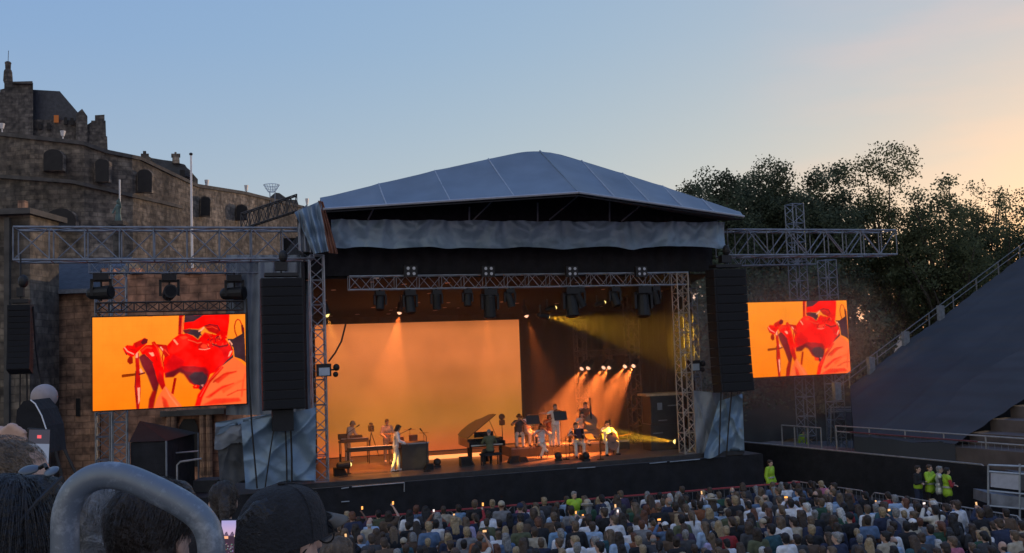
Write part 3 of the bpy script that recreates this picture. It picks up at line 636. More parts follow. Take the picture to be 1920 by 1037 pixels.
sheet(((452, 792), (592, 764), (592, 905), (460, 908)), -.35, .16, 1.0, 1.6).build("silver_sheet", SILVER, stage, smooth=True)
sheet(((1300, 732), (1356, 738), (1350, 848), (1306, 846)), .2, .08, 4.0, -1.0).build("silver_sheet", GREYTARP, stage, smooth=True)
sheet(((1348, 752), (1392, 738), (1396, 848), (1320, 850)), -.1, .14, 6.0, -1.6).build("silver_sheet", SILVER, stage, smooth=True)
mb = MB(); pp = [onv(404, 800, .4), onv(484, 787, .4), onv(484, 830, .4), onv(404, 830, .4)]; mb.poly(pp, VD * 1.5); mb.build("covered_box", GREYTARP, stage)
sheet(((404, 792), (556, 768), (470, 792), (404, 806)), .35, .03, 3.0, 0).build("box_cover", SILVER, stage, smooth=True)
sheet(((404, 800), (472, 797), (474, 830), (402, 834)), .34, .04, 2.0, 0).build("box_flap", GREYTARP, stage, smooth=True)
sheet(((408, 832), (484, 820), (486, 908), (412, 905)), .5, .07, 8.0, .3).build("dark_sheet", M("dark_tarp", (.07, .075, .085), .7, 0, .3, 2, .2), stage, smooth=True)
for a, b, v in (((640, 916), (654, 914), -.15), ((660, 913), (758, 905), -.15), ((758, 905), (758, 922), -.15), ((640, 941), (655, 940), -.15), ((1218, 869), (1250, 866), -.12), ((1256, 866), (1312, 861), -.12), ((1082, 878), (1116, 876), -.1)):
    MB().bar(onv(*a, v), onv(*b, v), .022, 6).build("skirt_rail", ALU, stage)
# main towers
def tower(px, ytop, ybase, v, wd, label, z0=None, bays=14, mat=None, cat="tower", grp=None):
    p = onv(px, ybase, v); zt = onv(px + (ytop - ybase) * .03, ytop, v).z; z0 = p.z if z0 is None else z0
    c = Vector((p.x, p.y, z0)); 
    return truss("truss_tower", c, Vector((c.x, c.y, zt)), True, UD * wd, VD * wd, bays, label, cat, None, mat, .028, grp, .017)
tower(603, 478, 900, .27, .5, "bright lattice tower at the left front corner of the stage", 1.8, 9)
tower(1295, 512, 850, .27, .5, "tan lit lattice tower at the right front corner of the stage", 1.8, 9, M("tan_lit_aluminium", (.42, .38, .33), .45, .5, .2, 3))  # tan of the stage light put into the metal's colour
tower(1312, 540, 850, 1.4, .45, "dull lattice tower just behind the right front stage tower", 1.8, 9, ALUD)
tower(224, 497, 880, 3.0, .5, "lattice tower carrying the left big screen", 0, 12)
tower(193, 560, 880, 4.6, .5, "rear lattice tower seen under the left edge of the left screen", 0, 10, ALUD)
tower(1521, 382, 830, 3.0, .6, "tallest lattice tower, poking above the right wing truss", 0, 14, ALUD)
tower(1578, 487, 840, 2.8, .6, "lattice tower under the outer end of the right big screen", 0, 12, ALUD)
tower(1098, 600, 812, 5.6, .45, "dark lattice tower upstage behind the string players", 1.8, 8, M("dark_lattice", (.10, .085, .08), .6, .3))
tower(1196, 545, 812, 5.0, .5, "dark lattice tower upstage right beside the black equipment cases", 1.8, 9, MATS["dark_lattice"])
# trusses
lt = truss("lighting_truss", L(-6.2, .52, 8.69), L(7.75, .52, 8.69), True, VD * .45, Vector((0, 0, .5)), 16, "long straight lighting truss across the front of the stage", "truss", r=.026, rb=.014)
truss("wing_truss", L(-17.3, .5, 9.83), L(-7.5, .5, 9.83), False, VD * 1.0, Vector((0, 0, 1.1)), 9, "deep grey wing truss reaching out left above the left screen", "truss", r=.045, rb=.024, mat=ALUD)
truss("wing_truss", L(9.5, .5, 9.86), L(18.0, .5, 9.86), False, VD * 1.0, Vector((0, 0, 1.08)), 9, "deep grey wing truss reaching out right above the right screen", "truss", r=.045, rb=.024, mat=ALUD)
a, b = onv(168, 512, 2.6), onv(580, 512, 2.6); truss("rear_truss", a, b, True, VD * .4, Vector((0, 0, .42)), 12, "smaller truss hung low behind the left wing truss", "truss", r=.03, mat=ALUD)
a, b = onv(1366, 499, 2.6), onv(1525, 496, 2.6); truss("rear_truss", a, b, True, VD * .4, Vector((0, 0, .42)), 6, "smaller truss low behind the right wing truss", "truss", r=.03, mat=ALUD)
a, b = onv(180, 586, 2.3), onv(456, 581, 2.3); truss("header_truss", a, b, False, VD * .3, Vector((0, 0, .34)), 12, "thin dark truss along the top of the left big screen", "truss", r=.025, mat=M("dark_lattice2", (.05, .045, .045), .6, .3))
a, b = onv(1085, 668, 5.2), onv(1196, 664, 5.2); bt = truss("lamp_bar", a, b, False, VD * .25, Vector((0, 0, .25)), 6, "dark bar upstage carrying six orange lamps", "truss", r=.02, rb=.01, mat=MATS["dark_lattice"])
# inclined roof beam at left
truss("roof_beam", onv(452, 430, 4.0), onv(556, 396, 1.5), True, VD * .5, Vector((0, 0, .6)), 6, "dark inclined truss rising to the left end of the stage roof", "truss", r=.03, mat=MATS["dark_lattice2"])

# ================================================================ screens
def screen_image():
    """soft-edged flat picture shown on both side screens: a performer in a cap at a microphone, all orange and red"""
    W, H = 256, 160; img = np.zeros((H, W, 3))
    yy, xx = np.mgrid[0:H, 0:W]; s = (xx + .5) / W; t = (yy + .5) / H          # t downwards
    k = np.clip(t * .8 + s * .2, 0, 1)[..., None]
    img[:] = np.array([1.0, .285, .022]) * (1 - k) + np.array([1.0, .19, .002]) * k
    def uv(p): x, y = (p[0] / 5.318 + 50) * 4.938, (p[1] / 5.318 + 10) * 4.938; s_ = (x - 112) / 1415; a, b = 122 - 29 * s_, 975 - 65 * s_; return (s_, (y - a) / (b - a))
    def paint(pts, c, soft=0):
        P = [uv(p) for p in pts]; SS = 3; acc = np.zeros((H, W))
        for oy in range(SS):
            for ox in range(SS):
                X = (xx + (ox + .5) / SS) / W; Yv = (yy + (oy + .5) / SS) / H; ins = np.zeros((H, W), bool); j = len(P) - 1
                for i in range(len(P)):
                    xi, yi = P[i]; xj, yj = P[j]
                    if yi != yj: ins ^= ((yi > Yv) != (yj > Yv)) & (X < (xj - xi) * (Yv - yi) / (yj - yi) + xi)
                    j = i
                acc += ins
        acc /= SS * SS
        for _ in range(soft): acc = (acc + np.roll(acc, 1, 0) + np.roll(acc, -1, 0) + np.roll(acc, 1, 1) + np.roll(acc, -1, 1)) / 5
        img[:] = img * (1 - acc[..., None]) + np.array(c) * acc[..., None]
    def stroke(pts, w_, c, soft=0):
        for (x0, y0), (x1, y1) in zip(pts, pts[1:]):
            l_ = math.hypot(x1 - x0, y1 - y0); nx_, ny_ = -(y1 - y0) / l_ * w_ / 2, (x1 - x0) / l_ * w_ / 2; ex, ey = (x1 - x0) / l_ * w_ * .3, (y1 - y0) / l_ * w_ * .3
            paint([(x0 + nx_ - ex, y0 + ny_ - ey), (x1 + nx_ + ex, y1 + ny_ + ey), (x1 - nx_ + ex, y1 - ny_ + ey), (x0 - nx_ - ex, y0 - ny_ - ey)], c, soft)
    RED, DRED, MAR, DK, HOT, PEACH, PINK = (.97, .003, .002), (.55, .005, .004), (.17, .008, .014), (.05, .020, .028), (1, .04, .012), (1, .15, .035), (1, .36, .22)
    paint([(700, 60), (750, 55), (738, 245), (690, 250)], DRED); paint([(733, 70), (750, 65), (737, 240), (722, 240)], (1, .12, .03)); paint([(708, 90), (720, 85), (712, 170), (704, 160)], MAR)
    paint([(760, 50), (985, 45), (900, 110), (820, 130), (750, 150)], DK)
    paint([(750, 130), (850, 118), (960, 50), (1217, 40), (1212, 130), (1185, 290), (1100, 300), (1050, 190), (960, 165), (900, 195), (800, 190), (745, 205)], RED)
    paint([(740, 205), (800, 192), (925, 203), (918, 250), (892, 297), (840, 258), (760, 240)], DK, 1); paint([(740, 205), (820, 196), (800, 225), (760, 235)], MAR, 1)
    paint([(575, 360), (640, 290), (700, 247), (780, 238), (840, 262), (890, 300), (930, 258), (960, 225), (1010, 240), (1070, 250), (1165, 285), (1250, 400), (1240, 450), (1180, 520), (1080, 610), (1010, 640), (960, 770), (925, 805), (800, 720), (740, 630), (720, 605), (640, 665), (560, 672), (540, 600), (545, 500)], RED)
    paint([(955, 170), (1010, 150), (1095, 165), (1115, 215), (1075, 245), (1000, 220)], DRED, 1); stroke([(960, 165), (1010, 148), (1090, 160), (1115, 210)], 9, MAR); stroke([(975, 180), (1040, 172), (1090, 195)], 7, HOT); stroke([(900, 215), (925, 205), (950, 180)], 14, PINK); stroke([(905, 240), (925, 255)], 12, DK)
    paint([(555, 560), (640, 440), (760, 510), (720, 570), (610, 620)], (.78, .004, .006), 4); paint([(590, 420), (650, 300), (760, 260), (800, 330), (720, 400), (640, 440)], (1, .012, .006), 3)
    paint([(560, 625), (640, 600), (720, 565), (850, 560), (960, 595), (995, 640), (960, 750), (915, 803), (870, 752), (800, 720), (745, 642), (700, 622), (640, 667), (560, 672)], MAR, 3); paint([(700, 560), (960, 570), (1000, 620), (940, 640), (760, 610)], (.34, .006, .010), 3)
    paint([(790, 660), (850, 618), (935, 615), (985, 670), (965, 735), (900, 760), (840, 732)], DK, 2)
    paint([(828, 758), (870, 742), (902, 750), (890, 782), (840, 782)], RED); paint([(850, 756), (872, 750), (866, 766)], PEACH); paint([(912, 745), (942, 738), (935, 768)], (.6, .2, .16)); paint([(895, 770), (935, 765), (920, 800)], DK)
    paint([(885, 372), (920, 328), (990, 342), (1018, 380), (980, 398), (900, 396)], DRED, 1); paint([(915, 368), (940, 342), (985, 352), (1000, 380), (950, 388)], HOT, 1); stroke([(900, 392), (960, 398), (1010, 385)], 6, PINK)
    r9 = random.Random(4)
    for _ in range(46):
        x, y = r9.uniform(985, 1190), r9.uniform(255, 365); q = r9.uniform(8, 22); a0 = r9.uniform(0, 6.28); c = r9.choice([DRED, DRED, MAR, RED, HOT, HOT, PEACH])
        stroke([(x + q * math.cos(a0 + i * .8), y + q * math.sin(a0 + i * .8)) for i in range(4)], r9.uniform(5, 9), c)
    paint([(1085, 385), (1180, 362), (1222, 402), (1190, 520), (1090, 600), (1030, 640), (1100, 540), (1150, 470), (1130, 420)], (.72, .004, .005), 3); stroke([(1040, 345), (1110, 370), (1190, 355)], 18, MAR, 1)
    paint([(1190, 290), (1250, 292), (1345, 240), (1340, 180), (1366, 180), (1378, 525), (1330, 492), (1262, 470), (1252, 380), (1210, 330)], DK)
    stroke([(1290, 268), (1270, 220), (1266, 165), (1280, 118), (1300, 98), (1322, 108), (1345, 155), (1364, 205)], 11, DRED); stroke([(1345, 160), (1352, 220)], 22, MAR)
    paint([(1195, 312), (1214, 304), (1246, 345), (1236, 356)], PINK); paint([(1242, 405), (1212, 460), (1195, 470), (1216, 415)], PINK); stroke([(1215, 330), (1240, 400)], 12, MAR)
    paint([(855, 952), (890, 850), (1000, 690), (1100, 580), (1250, 470), (1330, 520), (1385, 572), (1395, 930)], PEACH)
    paint([(1252, 442), (1247, 476), (1150, 547), (1128, 562), (1180, 505)], DK)
    paint([(848, 955), (880, 840), (960, 740), (1080, 592), (1130, 560), (1152, 572), (1010, 720), (930, 870), (905, 955)], RED, 1); stroke([(905, 860), (1000, 700), (1130, 575)], 8, (1, .06, .03))
    paint([(1040, 705), (1180, 618), (1290, 615), (1200, 645), (1090, 730)], HOT, 2); paint([(955, 868), (1130, 752), (1240, 735), (1100, 805), (1000, 875)], HOT, 2); paint([(915, 945), (1050, 880), (1300, 872), (1330, 905), (1000, 945)], HOT, 3); paint([(1120, 790), (1300, 700), (1370, 690), (1230, 770), (1140, 830)], (1, .09, .02), 2)
    for p in ([(1040, 720), (1150, 640), (1280, 612)], [(1010, 850), (1130, 770), (1250, 728)], [(1180, 850), (1290, 800), (1375, 790)]): stroke(p, 9, (.85, .012, .005), 1)
    stroke([(1330, 860), (1350, 700), (1370, 640)], 14, (1, .07, .02), 2)
    paint([(262, 430), (300, 430), (310, 620), (318, 780), (300, 985), (272, 985), (254, 760), (270, 600)], DRED); stroke([(268, 610), (262, 760), (284, 975)], 8, MAR); paint([(270, 415), (293, 415), (290, 476), (268, 476)], PINK); paint([(285, 772), (309, 768), (306, 900), (292, 932)], PINK); paint([(318, 578), (342, 622), (326, 638), (304, 598)], PINK); stroke([(300, 640), (355, 625)], 16, MAR)
    paint([(133, 642), (150, 638), (265, 628), (265, 652), (150, 668), (133, 668)], (.30, .03, .002))
    paint([(188, 492), (214, 456), (240, 468), (243, 528), (212, 542), (187, 516)], (.42, .012, .004)); stroke([(225, 470), (250, 430)], 16, DRED)
    paint([(145, 386), (185, 350), (240, 356), (252, 332), (320, 300), (360, 278), (390, 295), (385, 330), (330, 380), (290, 420), (240, 470), (200, 455), (165, 430)], RED); paint([(250, 335), (320, 302), (330, 350), (270, 380)], DRED, 1); paint([(318, 322), (350, 284), (390, 294), (381, 332), (336, 347)], MAR); stroke([(163, 376), (190, 412), (250, 440)], 10, PINK); paint([(160, 410), (190, 440), (178, 452)], MAR); stroke([(190, 360), (225, 395), (262, 400)], 9, DRED)
    paint([(460, 340), (575, 350), (602, 450), (560, 475), (520, 400)], DRED); stroke([(515, 372), (540, 402)], 14, PINK); stroke([(545, 385), (600, 450)], 10, HOT); stroke([(555, 360), (530, 470), (545, 560)], 12, DRED)
    paint([(298, 470), (350, 428), (410, 490), (460, 560), (470, 650), (500, 720), (470, 830), (440, 930), (432, 985), (385, 985), (400, 880), (440, 810), (380, 650), (330, 560)], MAR, 1)
    paint([(310, 402), (370, 350), (430, 348), (428, 322), (456, 314), (490, 360), (520, 480), (545, 600), (545, 690), (560, 760), (530, 792), (480, 700), (455, 600), (430, 520), (372, 440), (330, 442)], RED); paint([(480, 700), (505, 600), (545, 690), (555, 760), (525, 790)], (.62, .005, .006), 2)
    stroke([(440, 328), (478, 372), (505, 440), (528, 560)], 10, HOT); stroke([(330, 410), (375, 372), (425, 380)], 16, HOT, 1); paint([(398, 428), (440, 424), (452, 456), (430, 462)], PINK); stroke([(372, 440), (430, 500), (468, 526)], 20, RED); stroke([(385, 470), (440, 530)], 7, MAR); stroke([(430, 395), (462, 440), (478, 500)], 8, DRED)
    paint([(388, 985), (400, 880), (430, 800), (470, 800), (455, 900), (440, 985)], (.42, .006, .006), 2)
    paint([(436, 990), (480, 870), (556, 752), (640, 850), (730, 965), (725, 990)], PEACH); paint([(520, 850), (570, 890), (605, 985), (545, 985)], HOT, 2); stroke([(560, 770), (600, 850), (680, 950)], 12, (1, .22, .08), 1)
    paint([(645, 675), (672, 675), (640, 838), (616, 826)], DRED)
    paint([(638, 300), (655, 294), (692, 340), (680, 353)], (1, .30, .16)); paint([(700, 272), (760, 260), (792, 280), (740, 297)], HOT, 1); stroke([(790, 300), (850, 318), (885, 333), (922, 326)], 8, (1, .10, .04)); stroke([(930, 262), (960, 232), (1000, 246)], 9, HOT)
    nz_ = np.array([[noise.fractal(Vector((x / W * 9, y / H * 5.6, 3.3)), .9, 2.0, 5) for x in range(W)] for y in range(H)])[..., None]; red = (img[..., 1:2] < .12)
    img[:] = np.where(red, img * (1 + .40 * nz_) + np.array([0, .008, .005]) * np.clip(nz_, 0, 1), img * (1 + .07 * nz_))
    img[:, ::16] *= .96; img[::16, :] *= .96
    img[:] = np.clip(img * (1 + rng.normal(0, .015, (H, W, 1))), 0, 2)
    return img
IMG = screen_image()
def picture_mesh(name, img, wd, ht):
    H, W, _ = img.shape; me = bpy.data.meshes.new(name); xs = (np.arange(W + 1) / W - .5) * wd; zs = (1 - np.arange(H + 1) / H) * ht
    v = np.zeros((H + 1, W + 1, 3)); v[..., 0] = xs[None]; v[..., 2] = zs[:, None]
    i = np.arange(H)[:, None] * (W + 1) + np.arange(W)[None]; f = np.stack([i + W + 1, i + W + 2, i + 1, i], -1).reshape(-1)
    me.vertices.add(v.size // 3); me.vertices.foreach_set('co', v.ravel()); me.loops.add(len(f)); me.loops.foreach_set('vertex_index', f); me.polygons.add(H * W); me.polygons.foreach_set('loop_start', np.arange(0, 4 * H * W, 4)); me.update(calc_edges=True)
    a = me.color_attributes.new('picture', 'FLOAT_COLOR', 'CORNER'); c = np.ones((H * W, 4, 4)); c[..., :3] = img.reshape(-1, 1, 3); a.data.foreach_set('color', c.ravel())
    m = bpy.data.materials.get("led_picture")
    if not m:
        m = bpy.data.materials.new("led_picture"); m.use_nodes = True; t = m.node_tree; n = t.nodes; n.remove(n["Principled BSDF"]); e = n.new("ShaderNodeEmission"); at_ = n.new("ShaderNodeVertexColor"); at_.layer_name = 'picture'
        t.links.new(at_.outputs[0], e.inputs[0]); e.inputs[1].default_value = 1.1 * ES; t.links.new(e.outputs[0], n["Material Output"].inputs[0])
    me.materials.append(m); return me
PIC = picture_mesh("picture", IMG, 5.28, 3.33)
for u, lab in ((-12.48, "big screen showing a red singer at a microphone, by the castle wall"), (14.28, "big screen showing a red singer at a microphone, in front of the trees")):
    t = thing("video_screen", lab, "screen", L(u, 2.3, 4.62), "big side screens"); t.rotation_euler.z = SA
    o = bpy.data.objects.new("picture", PIC); col.objects.link(o); o.parent = t; o.location = (0, -.01, .005)
    mb = MB(); mb.box((0, .11, 1.67), (5.36, .2, 3.42)); me = mb.mesh("casing", BLACK); c_ = bpy.data.objects.new("casing", me); col.objects.link(c_); c_.parent = t
# backdrop screen upstage
VB = 7.4; bu0, bu1 = loc(onv(592, 700, VB))[0], loc(onv(977, 725, VB))[0]; bz1 = (onv(973, 600, VB).z + onv(613, 608, VB).z) / 2; BWD, BHT = bu1 - bu0, bz1 - 1.84
t = thing("backdrop_screen", "huge upstage screen glowing plain cloudy orange", "screen", L((bu0 + bu1) / 2, VB, 1.84)); t.rotation_euler.z = SA
W, H = 96, 56; yy, xx = np.mgrid[0:H, 0:W]; im = np.zeros((H, W, 3))
for y in range(H):
    for x in range(W):
        s, q = x / W, y / H; n_ = noise.fractal(Vector((s * 3.2, q * 2.2, 1.5)), .8, 2.0, 4) * .9; n2 = noise.noise(Vector((s * 2 + 4, q * 2, 8)))
        base = np.array([.68, .185, .05]); low = np.array([.45, .145, .026]); bot = np.array([.58, .11, .026]); k = min(1, max(0, (q - .25) / .4)); k2 = min(1, max(0, (q - .78) / .2))
        c = base * (1 - k) + low * k; c = c * (1 - k2) + bot * k2; c = c * (1 + .22 * n_) + np.array([-.05, .012, -.006]) * max(0, n2)
        e = min(1, min(q, .06) / .06 * .25 + .75); im[y, x] = c * e
o = bpy.data.objects.new("picture", picture_mesh("backdrop_picture", np.clip(im, 0, 1), BWD, BHT)); col.objects.link(o); o.parent = t; o.location = (0, -.01, 0)
mb = MB(); mb.box((0, .12, BHT / 2), (BWD + .1, .22, BHT + .08)); o = bpy.data.objects.new("casing", mb.mesh("casing", BLACK)); col.objects.link(o); o.parent = t

# ================================================================ loudspeakers
CAB = M("speaker_black", (.009, .009, .011), .75, 0, .2, 5); GRL = M("speaker_grille", (.010, .010, .012), .95, 0, .2, 30)
def line_array(px0, px1, y0, y1, v, n, label, curve=.35, sub=None):
    a, b, c = onv(px0, y0, v), onv(px1, y0, v), onv((px0 + px1) / 2, y1, v); wd = (b - a).length; top = (a + b) / 2; h = (top.z - c.z) / n
    t = thing("line_array_speaker", label, "loudspeaker", Vector((top.x, top.y, c.z)), "hanging loudspeaker columns")
    p = top.copy(); ang = 0
    for i in range(n):
        ang = curve * (i / n) ** 2; Yd = VD * math.cos(ang) - Vector((0, 0, 1)) * math.sin(ang); Zd = Vector((0, 0, 1)) * math.cos(ang) + VD * math.sin(ang)
        ctr = p - Zd * (h * .5); cb = MB(); cb.box(ctr, (wd, .7, h * .95), UD, Yd, Zd); cbo = cb.build("cabinet", CAB, t)
        gm = MB(); gm.box(ctr - Yd * .36, (wd * .9, .03, h * .8), UD, Yd, Zd); gm.build("grille", GRL, cbo); p = p - Zd * h
    mb = MB(); mb.box(top + Vector((0, 0, .12)), (wd * .8, .6, .12), UD, VD); mb.bar(top + Vector((0, 0, .1)), top + Vector((0, 0, 10.0 - top.z)), .03); mb.build("flybar", BLACK, t)
    mb = MB(); mb.box(top + Vector((0, 0, .42)), (wd * .3, .3, .3), UD, VD); mb.ell(top + UD * .08 + Vector((0, 0, .78)), (.16, .16, .22)); mb.build("chain_hoist", BLACK, t)
    if sub:
        a, b, c = onv(sub[0], sub[2], v), onv(sub[1], sub[2], v), onv(sub[1], sub[3], v); k = (a + b) / 2
        MB().box((k.x, k.y, (a.z + c.z) / 2), ((b - a).length, .6, a.z - c.z), UD, VD).build("lower_cabinet", CAB, t)
    return t
line_array(488, 566, 522, 768, -.6, 14, "big black loudspeaker column hanging left of the stage opening", .12, (510, 549, 769, 806))
line_array(17, 60, 572, 698, -.2, 11, "small curved loudspeaker column hanging at the far left of the wing truss", .3)
line_array(1330, 1390, 505, 735, -.6, 14, "dark loudspeaker column hanging right of the stage opening, before the trees", .12)
mb = MB()
for a, b in (((463, 575), (482, 912)), ((505, 806), (497, 912)), ((535, 806), (538, 905)), ((546, 806), (546, 905)), ((38, 700), (36, 800)), ((48, 700), (50, 805)), ((60, 640), (78, 735))):
    pass
def cable(pts, v, r, label, name="hanging_cable"):
    o = MB().tube([onv(x, y, v) for x, y in pts], r, 5).build(name, BLACK); return tag(o, label, "cable", "black cables hanging round the stage")
cable([(462, 560), (466, 700), (472, 800), (482, 916)], -.7, .03, "long black cable hanging beside the right edge of the left screen")
cable([(513, 806), (506, 850), (497, 914)], -.62, .025, "thin slanting cable below the big left loudspeaker column")
cable([(535, 806), (537, 850), (538, 905)], -.6, .03, "straight black cable below the middle of the big left loudspeaker")
cable([(545, 806), (547, 860), (547, 908)], -.58, .035, "thick black cable below the right side of the big left loudspeaker")
cable([(38, 700), (37, 760), (37, 870)], -.2, .025, "left cable under the small far left loudspeaker column")
cable([(50, 700), (51, 760), (50, 870)], -.2, .03, "right cable under the small far left loudspeaker column")
cable([(62, 575), (66, 640), (72, 690), (80, 730), (110, 810), (130, 860)], -.15, .03, "cable bundle trailing behind the small loudspeaker toward the globe lamp")
cable([(648, 608), (640, 640), (628, 662), (616, 678)], .25, .035, "dark red cable drooping from tower across the orange backdrop", "drooping_cable")
cable([(1352, 735), (1350, 800), (1348, 858)], -.6, .03, "left cable below the right loudspeaker column")
cable([(1372, 735), (1366, 800), (1362, 858)], -.6, .03, "right cable below the right loudspeaker column")

# ================================================================ lamps
LENS = glow("white_hot_lens", (1, .50, .30), 1.7); LENSY = glow("yellow_lens", (1, .72, .22), 1.9)
def frame_from(d):
    d = Vector(d).normalized(); x = d.orthogonal().normalized(); return x, d.cross(x).normalized(), d
def moving_head(p, aim, label, size=1.0, lens=None, group="moving lamps hung under the lighting truss"):
    """p: hanging point (top)"""
    p = Vector(p); t = thing("moving_head_lamp", label, "stage lamp", p, group); s = size
    mb = MB(); mb.box(p - Vector((0, 0, .08 * s)), (.34 * s, .34 * s, .16 * s), UD, VD); mb.bar(p, p + Vector((0, 0, .12)), .03); mb.build("base", BLACK, t)
    mb = MB(); mb.box(p - Vector((0, 0, .33 * s)) - UD * .21 * s, (.06 * s, .14 * s, .4 * s), UD, VD); mb.box(p - Vector((0, 0, .33 * s)) + UD * .21 * s, (.06 * s, .14 * s, .4 * s), UD, VD); mb.box(p - Vector((0, 0, .17 * s)), (.46 * s, .14 * s, .05 * s), UD, VD); mb.build("yoke", BLACK, t)
    c = p - Vector((0, 0, .46 * s)); x, y, d = frame_from(aim); mb = MB(); mb.bar(c - d * .24 * s, c + d * .26 * s, .15 * s, 12, .17 * s); mb.ell(c - d * .24 * s, (.15 * s,) * 3)
    h = mb.build("head", BLACK, t); mb = MB(); mb.bar(c + d * .262 * s, c + d * .275 * s, .13 * s, 12); mb.build("lens", lens or GRL, h)
    return t
k = 0
names = ["first", "second", "third", "fourth", "fifth", "sixth", "seventh", "eighth", "ninth", "tenth", "eleventh"]
for px, aim, s in ((712, (0, -.3, -1), 1), (768, (.1, -.2, -1), 1.2), (818, (0, .2, -1), 1), (876, (0, -.2, -1), .9), (917, (0, .1, -1), 1.5), (955, (.3, 0, -1), 1), (1070, (.1, -.2, -1), 1.6), (1085, (.5, .3, -1), 1.1), (1152, (.3, -.3, -1), 1.1), (1204, (0, -.2, -1), 1.7), (1228, (.2, .2, -1), 1.0)):
    p = onv(px, 544, .5); moving_head((p.x, p.y, 8.64), aim, "%s dark moving lamp from the left, hung under the long stage truss" % names[k], s); k += 1
for px, y, nm in ((190, 541, "left"), (318, 541, "middle"), (440, 541, "right")):
    p = onv(px, 578, 2.4); q = Vector((p.x, p.y, p.z + .30)); t = moving_head(q + Vector((0, 0, .95)), (.5, -1, .15) if nm == "middle" else (1, -.2, 0), "dark floodlamp above the %s part of the left big screen" % nm, 1.5, None, "floodlamps above the left screen")
    mb = MB(); mb.bar(q + Vector((0, 0, -.05)), q + Vector((0, 0, 1.0)), .04); mb.build("stalk", BLACK, t)
for px, lab in ((770, "four lamp blinder above the left part of the long truss"), (915, "four lamp blinder above the truss, over the backdrop"), (1072, "four lamp blinder on the truss right of the backdrop"), (1202, "four lamp blinder near the right end of the long truss")):
    p = onv(px, 517, .1); t = thing("blinder_lamp", lab, "stage lamp", p, "four lamp blinders on the lighting truss")
    MB().box(p + Vector((0, 0, .16)), (.5, .16, .42), UD, VD).build("housing", BLACK, t)
    for du in (-.11, .11):
        for dz in (.07, .27):
            c = p + UD * du + Vector((0, 0, dz)) - VD * .09; MB().bar(c, c - VD * .02, .06, 10).build("lens", M("blinder_glass", (.35, .38, .42), .2, .3, .1), t)
def beam_lamp(px, py, v, target, label, colr, power, ang, lens, group, size=.22, blend=.5):
    c = onv(px, py, v); d = (Vector(target) - c).normalized(); t = thing("beam_lamp", label, "stage lamp", c, group)
    mb = MB(); mb.bar(c - d * .38, c, size * .55, 12, size * .62); mb.ell(c - d * .38, (size * .55,) * 3); h = mb.build("head", BLACK, t)
    mb = MB(); mb.bar(c + d * .003, c + d * .03, size * .42, 12); mb.ell(c + d * .02, (size * .33,) * 3, nu=10, nv=6); mb.build("lens", lens, h)
    MB().box(c - d * .35 + Vector((0, 0, .22)), (.06, .06, .4)).build("bracket", BLACK, t)
    ld = bpy.data.lights.new("beam", 'SPOT'); ld.energy = power; ld.color = colr; ld.spot_size = R(ang); ld.spot_blend = blend; ld.shadow_soft_size = .06
    lo_ = bpy.data.objects.new("beam", ld); col.objects.link(lo_); lo_.parent = t; lo_.location = d * .12; lo_.rotation_euler = (-d).to_track_quat('Z', 'Y').to_euler()
    return t
ORG = (1, .20, .035); YEL = (1, .50, .025)
GO = "orange lamps on the bar over the string players"
for i, (px, py) in enumerate(((1091, 691), (1103, 690), (1132, 689), (1142, 689), (1172, 687), (1188, 686))):
    tg = onz(985 + (px - 1091) * .9 + (15 if i % 2 else 0), 850, 1.9)
    beam_lamp(px, py, 5.0, tg, "%s glowing orange lamp from the left on the upstage bar" % names[i], ORG, 4200, 27, LENS, GO)
for px, py, tx, ty, lab in ((749, 586, 708, 872, "glowing lamp above the left half of the orange backdrop"), (912, 585, 925, 852, "glowing lamp above the right half of the orange backdrop"), (987, 592, 1035, 760, "glowing lamp just right of the backdrop's top corner")):
    beam_lamp(px, py, 4.2 if px < 950 else 4.9, onz(tx, ty, 1.9) if ty > 800 else onv(tx, ty, 3.6), lab, ORG, 2300 if px < 800 else 900, 38 if px < 800 else 24, LENS, "lamps hung over the backdrop")
beam_lamp(1027, 594, 1.2, onv(1270, 640, 2.6), "yellow lamp throwing a wide beam to the right under the truss", YEL, 3000, 26, LENSY, "yellow beam lamps on stage")
beam_lamp(1041, 577, 2.0, onv(1240, 525, 1.6), "smaller yellow lamp just above the wide yellow beam", YEL, 45, 20, LENSY, "yellow beam lamps on stage", .18)
beam_lamp(1133, 567, 2.0, onv(1300, 505, 1.6), "small yellow lamp under the truss near its right part", YEL, 45, 20, LENSY, "yellow beam lamps on stage", .18)
beam_lamp(613, 590, 1.4, onz(690, 850, 2.6), "yellow lamp glowing behind the left stage tower", (1, .36, .05), 800, 34, LENSY, "yellow beam lamps on stage", .24)
beam_lamp(1266, 828, 1.0, onv(1120, 812, 2.0), "bright yellow floor lamp at right throwing its beam at the cellist", YEL, 6000, 16, LENSY, "yellow beam lamps on stage")
beam_lamp(655, 871, 1.2, onv(740, 862, 1.6), "pale yellow floor lamp at left throwing a beam under the keyboards", (1, .62, .12), 220, 20, LENSY, "yellow beam lamps on stage", .24)
for px, py, v, lab in ((607, 694, -.1, "dark floodlight box clamped halfway up the left stage tower"), (1300, 686, .9, "dark floodlight box clamped on the right stage tower")):
    c = onv(px, py, v); t = thing("flood_light", lab, "stage lamp", c, "floodlights clamped on the stage towers")
    MB().box(c, (.5, .3, .45), UD, VD).build("housing", BLACK, t); MB().box(c - VD * .16 - Vector((0, 0, .05)), (.38, .02, .28), UD, VD).build("lens", M("flood_glass", (.42, .50, .58), .25, .1, .1), t)
    mb = MB(); mb.ell(c + UD * .45 + Vector((0, 0, .08)), (.12, .1, .13)); mb.ell(c + UD * .42 - Vector((0, 0, .17)), (.1, .1, .1)); mb.bar(c, c + UD * .45, .03); mb.build("side_lamp", BLACK, t)
